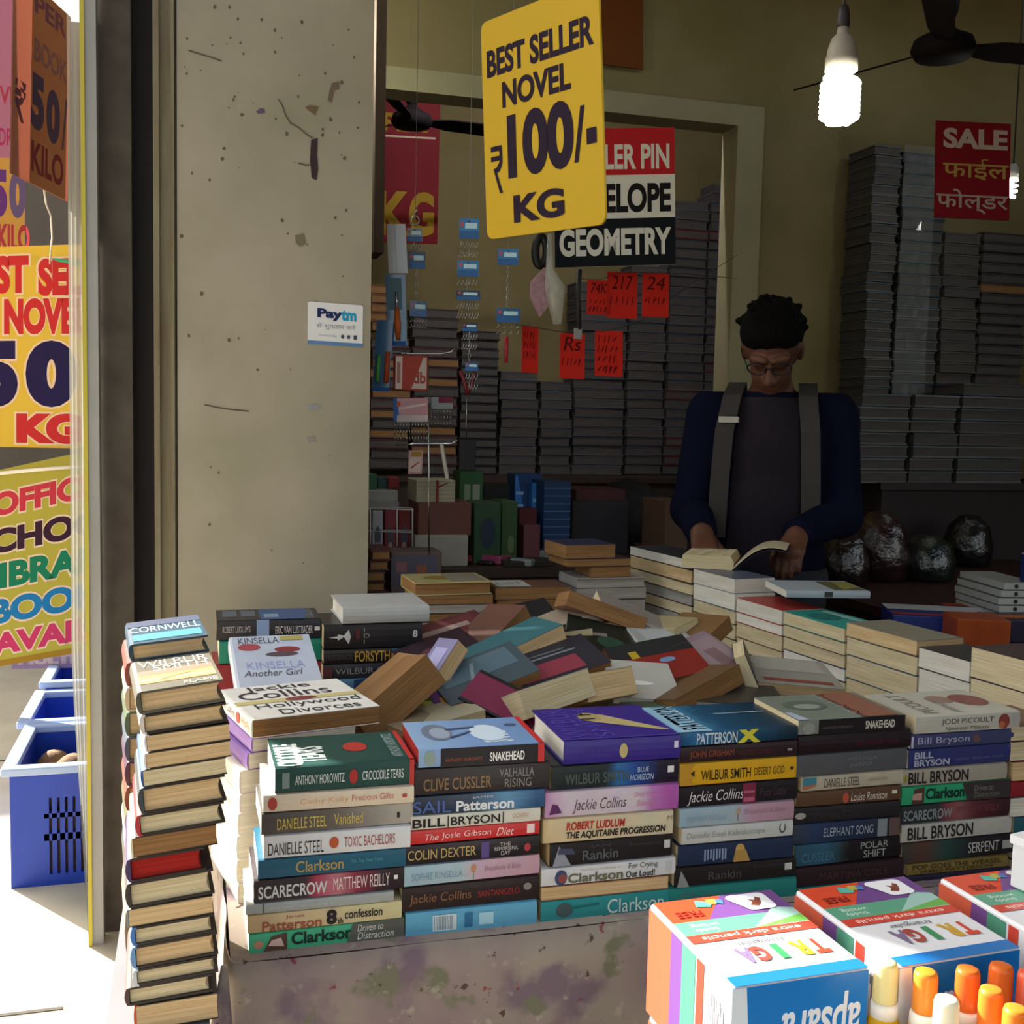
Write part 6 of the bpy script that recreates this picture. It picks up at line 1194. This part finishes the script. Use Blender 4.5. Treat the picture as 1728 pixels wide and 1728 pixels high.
# ---------------------------------------------------------------- the man reading
def sdf_mesh(prims, lo, hi, h, k=.018, cuts=(), sub=()):
    lo = np.array(lo); n = np.ceil((np.array(hi)-lo)/h).astype(int)+1
    D = np.full(n, 1.0, np.float32)
    ax = [lo[i]+h*np.arange(n[i]) for i in range(3)]
    def region(c0, c1):
        a = np.maximum(np.floor((np.minimum(c0, c1)-lo)/h).astype(int), 0); b = np.minimum(np.ceil((np.maximum(c0, c1)-lo)/h).astype(int)+1, n); return a, b
    def dist(p, G):
        X, Y, Z = G
        if p[0] == 'cap':
            a, b = np.array(p[1]), np.array(p[2]); ba = b-a
            t = np.clip(((X-a[0])*ba[0]+(Y-a[1])*ba[1]+(Z-a[2])*ba[2])/max(ba.dot(ba), 1e-9), 0, 1)
            return np.sqrt((X-a[0]-ba[0]*t)**2+(Y-a[1]-ba[1]*t)**2+(Z-a[2]-ba[2]*t)**2)-(p[3]+(p[4]-p[3])*t)
        c, r_, M = np.array(p[1]), np.array(p[2]), (np.array(p[3]) if len(p) > 3 and p[3] is not None else np.eye(3))
        x, y, z = X-c[0], Y-c[1], Z-c[2]
        l = [(M[0, i]*x+M[1, i]*y+M[2, i]*z)/r_[i] for i in range(3)]
        q = np.sqrt(l[0]**2+l[1]**2+l[2]**2); g = np.sqrt(sum((l[i]/r_[i])**2 for i in range(3)))
        return q*(q-1)/np.maximum(g, 1e-6)
    def bounds(p, m):
        if p[0] == 'cap': r_ = max(p[3], p[4])+m; return np.minimum(p[1], p[2])-r_, np.maximum(p[1], p[2])+r_
        r_ = max(p[2])+m; return np.array(p[1])-r_, np.array(p[1])+r_
    for p in prims:
        kk = k
        if p[0] == 'cap' and max(p[3], p[4]) < .02: kk = .006
        if isinstance(p[-1], str): p = p[:-1]; kk = .012
        a, b = region(*bounds(p, 2*kk+2*h))
        if (b <= a).any(): continue
        G = np.meshgrid(*[ax[i][a[i]:b[i]] for i in range(3)], indexing='ij'); d = dist(p, G); s = D[a[0]:b[0], a[1]:b[1], a[2]:b[2]]
        t = np.clip(.5+.5*(s-d)/kk, 0, 1); s[...] = s+(d-s)*t-kk*t*(1-t)
    for p in sub:
        a, b = region(*bounds(p, 2*h)); G = np.meshgrid(*[ax[i][a[i]:b[i]] for i in range(3)], indexing='ij'); s = D[a[0]:b[0], a[1]:b[1], a[2]:b[2]]; s[...] = np.maximum(s, -dist(p, G))
    for f in cuts:
        G = np.meshgrid(*ax, indexing='ij', sparse=True); D = np.maximum(D, f(*G)).astype(np.float32)
    inside = D < 0; c = np.zeros(n-1, np.int8)
    for i in (0, 1):
        for j in (0, 1):
            for l in (0, 1): c += inside[i:n[0]-1+i, j:n[1]-1+j, l:n[2]-1+l]
    cells = np.argwhere((c > 0) & (c < 8)); idx = -np.ones(n-1, np.int64); idx[tuple(cells.T)] = np.arange(len(cells))
    acc = np.zeros((len(cells), 3)); cnt = np.zeros(len(cells))
    cor = [(i, j, l) for i in (0, 1) for j in (0, 1) for l in (0, 1)]
    for u in cor:
        for v in range(3):
            if u[v]: continue
            w2 = list(u); w2[v] = 1
            A = D[tuple((cells+u).T)]; Bv = D[tuple((cells+w2).T)]; m = (A < 0) != (Bv < 0)
            t = np.where(m, A/np.where(A-Bv == 0, 1, A-Bv), 0); p = np.array(u, float)[None]+np.zeros((len(cells), 3)); p[:, v] += t
            acc[m] += p[m]; cnt[m] += 1
    V = lo+h*(cells+acc/cnt[:, None]); quads = []
    for v in range(3):
        o1, o2 = [(1, 2), (2, 0), (0, 1)][v]
        sl = [slice(1, -1)]*3; sl[v] = slice(0, -1); s2 = [slice(1, -1)]*3; s2[v] = slice(1, None)
        A = inside[tuple(sl)]; Bv = inside[tuple(s2)]; E = np.argwhere(A != Bv)
        if not len(E): continue
        fl = A[tuple(E.T)]; base = E.copy(); base[:, o1] += 1; base[:, o2] += 1
        def nb(d1, d2): q = base.copy(); q[:, o1] -= d1; q[:, o2] -= d2; return idx[tuple(q.T)]
        q = np.stack([nb(1, 1), nb(0, 1), nb(0, 0), nb(1, 0)], 1); q[~fl] = q[~fl][:, ::-1]; quads.append(q)
    Q = np.concatenate(quads); Q = Q[(Q >= 0).all(1)]
    m = MB(); m.v = [tuple(x) for x in V]; m.f = [tuple(int(i) for i in f) for f in Q]; m.mi = [0]*len(m.f)
    return m
man = root('person', 'man in a navy jacket with grey straps, bent over an open book', 'person', (1.60, 2.88, 0), R(-33))
SKIN = mat('#5e3a2a', .55, noise=.1, nscale=20); NAVY = mat('#0f1226', .9, noise=.2, nscale=30, bump=.2, spec=.05)
cs_, sn_ = math.cos(R(40)), math.sin(R(40)); HC = np.array((0, -.075, 1.595)); HR = np.array(((1, 0, 0), (0, cs_, -sn_), (0, sn_, cs_)))
hd = lambda x, y, z: tuple(HC+HR @ np.array((x, y, z)))
torso = [('ell', (0, .01, 1.0), (.155, .105, .12)), ('ell', (0, .0, 1.15), (.15, .10, .16)), ('ell', (0, .01, 1.31), (.17, .105, .14)), ('cap', (-.15, .02, 1.425), (.15, .02, 1.425), .052, .052), ('cap', (0, .02, 1.40), (0, .0, 1.46), .09, .065)]
SL, SRt = (-.175, .01, 1.405), (.175, .01, 1.405)
EL, ER = (-.212, -.04, 1.13), (.205, -.05, 1.13)
WL, WR = (-.155, -.26, 1.085), (.10, -.27, 1.09)
arms = [('cap', SL, EL, .055, .043), ('cap', EL, WL, .041, .028), ('cap', SRt, ER, .055, .043), ('cap', ER, WR, .041, .028)]
legs = []
for s in (-1, 1): legs += [('cap', (s*.085, .01, .93), (s*.09, -.01, .50), .082, .055), ('cap', (s*.09, -.01, .50), (s*.09, .02, .09), .055, .038), ('cap', (s*.09, .03, .045), (s*.10, -.13, .035), .04, .034)]
head = [('cap', (0, .0, 1.43), hd(0, .03, -.04), .056, .052), ('ell', hd(0, .015, .02), (.076, .094, .10), HR), ('ell', hd(0, -.035, -.055), (.056, .055, .062), HR), ('ell', hd(0, -.052, -.095), (.028, .03, .022), HR),
        ('cap', hd(0, -.082, .005), hd(0, -.108, -.035), .009, .013), ('ell', hd(-.013, -.094, -.040), (.010, .012, .008), HR), ('ell', hd(.013, -.094, -.040), (.010, .012, .008), HR),
        ('cap', hd(-.045, -.072, .022), hd(-.012, -.086, .022), .010, .010), ('cap', hd(.045, -.072, .022), hd(.012, -.086, .022), .010, .010),
        ('ell', hd(-.032, -.072, .002), (.015, .012, .010), HR), ('ell', hd(.032, -.072, .002), (.015, .012, .010), HR),
        ('cap', hd(-.02, -.083, -.066), hd(.02, -.083, -.066), .006, .006), ('cap', hd(-.016, -.081, -.076), hd(.016, -.081, -.076), .0075, .0075),
        ('ell', hd(-.078, .015, -.015), (.010, .020, .032), HR), ('ell', hd(.078, .015, -.015), (.010, .020, .032), HR)]
def hand(wr, fwd, side, palm_dn, fingers):
    """palm with five unequal bent fingers; fwd, side, palm_dn unit vectors in the man's frame"""
    w_, f_, s_, d_ = (np.array(v, float) for v in (wr, fwd, side, palm_dn)); f_ /= np.linalg.norm(f_); s_ -= f_*s_.dot(f_); s_ /= np.linalg.norm(s_); d_ -= f_*d_.dot(f_); d_ -= s_*d_.dot(s_); d_ /= np.linalg.norm(d_)
    out = []
    for i, o in enumerate((-.026, -.009, .009, .025)): out.append(('cap', tuple(w_+f_*.01+s_*o*.6), tuple(w_+f_*.078+s_*o), .017, .0125, 'soft'))
    for i, (o, l) in enumerate(zip((-.027, -.009, .0095, .027), (.070, .080, .074, .056))):
        a = w_+f_*.078+s_*o; c1, c2, c3 = fingers; p = a
        for seg, (fr, c) in enumerate(zip((.45, .32, .23), (c1, c1+c2, c1+c2+c3))):
            q = p+(f_*math.cos(c)+d_*math.sin(c))*l*fr; out.append(('cap', tuple(p), tuple(q), .0092-.0008*seg, .0088-.0009*seg)); p = q
    a = w_+f_*.02-s_*.022+d_*.006; b = a+f_*.030-s_*.026+d_*.018; c = b+f_*.030-s_*.002+d_*.012; e = c+f_*.020+s_*.006+d_*.004
    out += [('cap', tuple(a), tuple(b), .014, .0115), ('cap', tuple(b), tuple(c), .0105, .0095), ('cap', tuple(c), tuple(e), .0095, .008)]
    return out
hands = hand(WL, (.25, -.80, -.55), (-1, -.2, 0), (.3, -.1, -1), (.35, .5, .35))+hand(WR, (-.15, -.85, -.45), (1, -.15, 0), (-.35, .0, -1), (.35, .5, .35))
body = sdf_mesh(torso+arms+legs+head+hands, (-.33, -.48, -.01), (.33, .20, 1.80), .0052, .02).build('body', SKIN, man, True)
infl = lambda ps, e: [(p[0], p[1], p[2], p[3]+e, p[4]+e) if p[0] == 'cap' else (p[0], p[1], tuple(r_+e for r_ in p[2])) for p in ps]
def cuff(w_, e_): n_ = np.array(w_)-np.array(e_); n_ /= np.linalg.norm(n_); return n_
wl, wr_ = np.array(WL), np.array(WR); nl, nr = cuff(WL, EL), cuff(WR, ER)
# jacket: over torso and arms, open at neck, cut at the cuffs
ja = sdf_mesh(infl(torso, .016)+infl(arms, .016), (-.36, -.40, .88), (.36, .22, 1.56), .0065, .03,
   cuts=[lambda X, Y, Z: Z-1.475+.25*(Y*0), lambda X, Y, Z: np.where((X < 0) & (Y < -.12), (X-wl[0])*nl[0]+(Y-wl[1])*nl[1]+(Z-wl[2])*nl[2]-.004, -1), lambda X, Y, Z: np.where((X > 0) & (Y < -.12), (X-wr_[0])*nr[0]+(Y-wr_[1])*nr[1]+(Z-wr_[2])*nr[2]-.004, -1)]).build('jacket', NAVY, man, True)
sdf_mesh(infl(torso, .022), (-.12, -.2, .93), (.12, .05, 1.56), .007, .03, cuts=[lambda X, Y, Z: np.abs(X)-.085-.05*(1.45-Z), lambda X, Y, Z: Y+.0-.0*Z, lambda X, Y, Z: Z-1.46, lambda X, Y, Z: .95-Z]).build('sweater', mat('#1f1823', .95, noise=.3, nscale=60), man, True)
sdf_mesh(infl(legs[:2]+legs[3:5], .014)+[('ell', (0, .01, .96), (.165, .115, .10))], (-.25, -.2, .05), (.25, .2, 1.0), .009, .03, cuts=[lambda X, Y, Z: Z-.97, lambda X, Y, Z: .07-Z]).build('trousers', mat('#22222a', .9), man, True)
for s in (-1, 1): sdf_mesh([('cap', (s*.09, .045, .042), (s*.10, -.14, .038), .047, .044)], (-.18, -.22, -.005), (.18, .12, .12), .008, .01, cuts=[lambda X, Y, Z: .003-Z, lambda X, Y, Z: -s*X]).build('shoe', mat('#141214', .5), man, True)
# backpack straps over both shoulders, with a pale tag
for s in (-1, 1):
    pth = [(s*.095, .12, 1.28), (s*.10, .085, 1.42), (s*.10, .02, 1.492), (s*.105, -.065, 1.455), (s*.118, -.118, 1.36), (s*.125, -.128, 1.22), (s*.13, -.122, 1.06)]
    m = MB(); vs = []
    fine = []
    for i in range(len(pth)-1):
        for t_ in (0, .5): fine.append(Vector(pth[i]).lerp(Vector(pth[i+1]), t_))
    fine.append(Vector(pth[-1])); hw = .026
    for i, p in enumerate(fine):
        t_ = (fine[min(i+1, len(fine)-1)]-fine[max(i-1, 0)]).normalized(); nrm = t_.cross(Vector((1, 0, 0))).normalized()*s*s
        if nrm.y > 0 and p.y < -.03: nrm = -nrm
        if p.y > .05 and nrm.y < 0: nrm = -nrm
        if -.03 <= p.y <= .05 and nrm.z < 0: nrm = -nrm
        vs += [p+Vector((-hw, 0, 0)), p+Vector((hw, 0, 0)), p+Vector((hw, 0, 0))+nrm*.012, p+Vector((-hw, 0, 0))+nrm*.012]
    n = len(fine); fs = [(4*i+k, 4*i+(k+1) % 4, 4*i+4+(k+1) % 4, 4*i+4+k) for i in range(n-1) for k in range(4)]+[(0, 1, 2, 3), tuple(4*(n-1)+k for k in (3, 2, 1, 0))]
    m.add(vs, fs); st = m.build('backpack_strap', mat('#3c3836', .9, noise=.2, nscale=60), man)
    if s < 0: MB().box((-.135, -.128, 1.385), (-.080, -.095, 1.402)).build('pale_tag', mat('#a8a49c', .5), st)
bp = sdf_mesh([('ell', (0, .17, 1.22), (.15, .085, .22))], (-.2, .06, .95), (.2, .30, 1.5), .012, .02).build('backpack', mat('#2a2a30', .9), man, True)
# hair and glasses
tuft = [('ell', hd(0, .03, .045), (.088, .098, .092), HR), ('ell', hd(0, -.025, .085), (.072, .062, .05), HR), ('ell', hd(-.045, -.015, .07), (.04, .06, .05), HR), ('ell', hd(.045, -.015, .07), (.04, .06, .05), HR), ('ell', hd(.02, .0, .118), (.05, .06, .03), HR)]
rr_ = random.Random(5)
for k in range(60):
    a_, b_ = rr_.uniform(0, 6.283), rr_.uniform(.15, 1.45); x_, y_, z_ = .088*math.cos(a_)*math.sin(b_), .03+.098*math.sin(a_)*math.sin(b_), .045+.095*math.cos(b_)
    tuft.append(('cap', hd(x_*.9, y_*.9, z_*.92), hd(x_*1.02+rr_.uniform(-.012, .012), y_*1.02-.010, z_*1.04), .016, .009))
fr_ = HR @ np.array((0, -1, 0)); upv = HR @ np.array((0, 0, 1))
def hairline(X, Y, Z):
    a = (X-HC[0])*fr_[0]+(Y-HC[1])*fr_[1]+(Z-HC[2])*fr_[2]; b = (X-HC[0])*upv[0]+(Y-HC[1])*upv[1]+(Z-HC[2])*upv[2]
    return np.where(a > .0, .050-b+.0*a, -.065-b+1.8*np.maximum(a+.05, 0))
hm = sdf_mesh(tuft, (-.13, -.30, 1.45), (.13, .14, 1.82), .0045, .008, cuts=[hairline]).build('hair', mat('#0b0909', .8, noise=.4, nscale=120, bump=.8, spec=.08), man, True)
gm = MB()
for s in (-1, 1):
    gm.tube([hd(s*.034+.026*math.cos(a), -.098+.010*abs(math.cos(a))*(1 if math.cos(a)*s > 0 else 0), .0+.018*math.sin(a)) for a in [k*math.pi/8 for k in range(16)]], .0022, 6, close=True)
    gm.tube([hd(s*.060, -.088, .004), hd(s*.082, -.02, .006), hd(s*.082, .02, -.002)], .002, 6)
gm.tube([hd(-.009, -.100, .004), hd(0, -.103, .007), hd(.009, -.100, .004)], .002, 6)
gm.build('glasses', mat('#15151a', .3), man, True)
# the open book in his hands
ob = root('open_book', 'open book the man is reading, resting on the page-out row', 'book', (1.60, 2.88, 0), R(-33))
m = MB(); zb0 = OPEN_Z
m.prism([(-.170, 0), (-.045, 0), (-.040, .018), (-.05, .036), (-.170, .032)], -.50, -.335, lambda a, b, y: (a, y, zb0+.003+b)); m.build('page_block', page_mat('cream'), ob)
m = MB(); sec = [(-.045+.13*t_, -.0+.058*t_+.026*math.sin(math.pi*t_)) for t_ in [k/10 for k in range(11)]]
m.prism(sec+[(a, b+.006*(1-k/12)) for k, (a, b) in list(enumerate(sec))[::-1]], -.498, -.337, lambda a, b, y: (a, y, zb0+.003+b)); m.build('turned_pages', mat('#b8ac90', .8), ob)
m = MB(); cov = [(-.168, 0), (-.05, 0)]+[(a+.002, b-.004) for a, b in sec]
m.prism(cov+[(a, b-.002) for a, b in cov[::-1]], -.503, -.332, lambda a, b, y: (a, y, zb0+.003+b)); m.build('cover', mat('#1c1e2a', .4), ob)
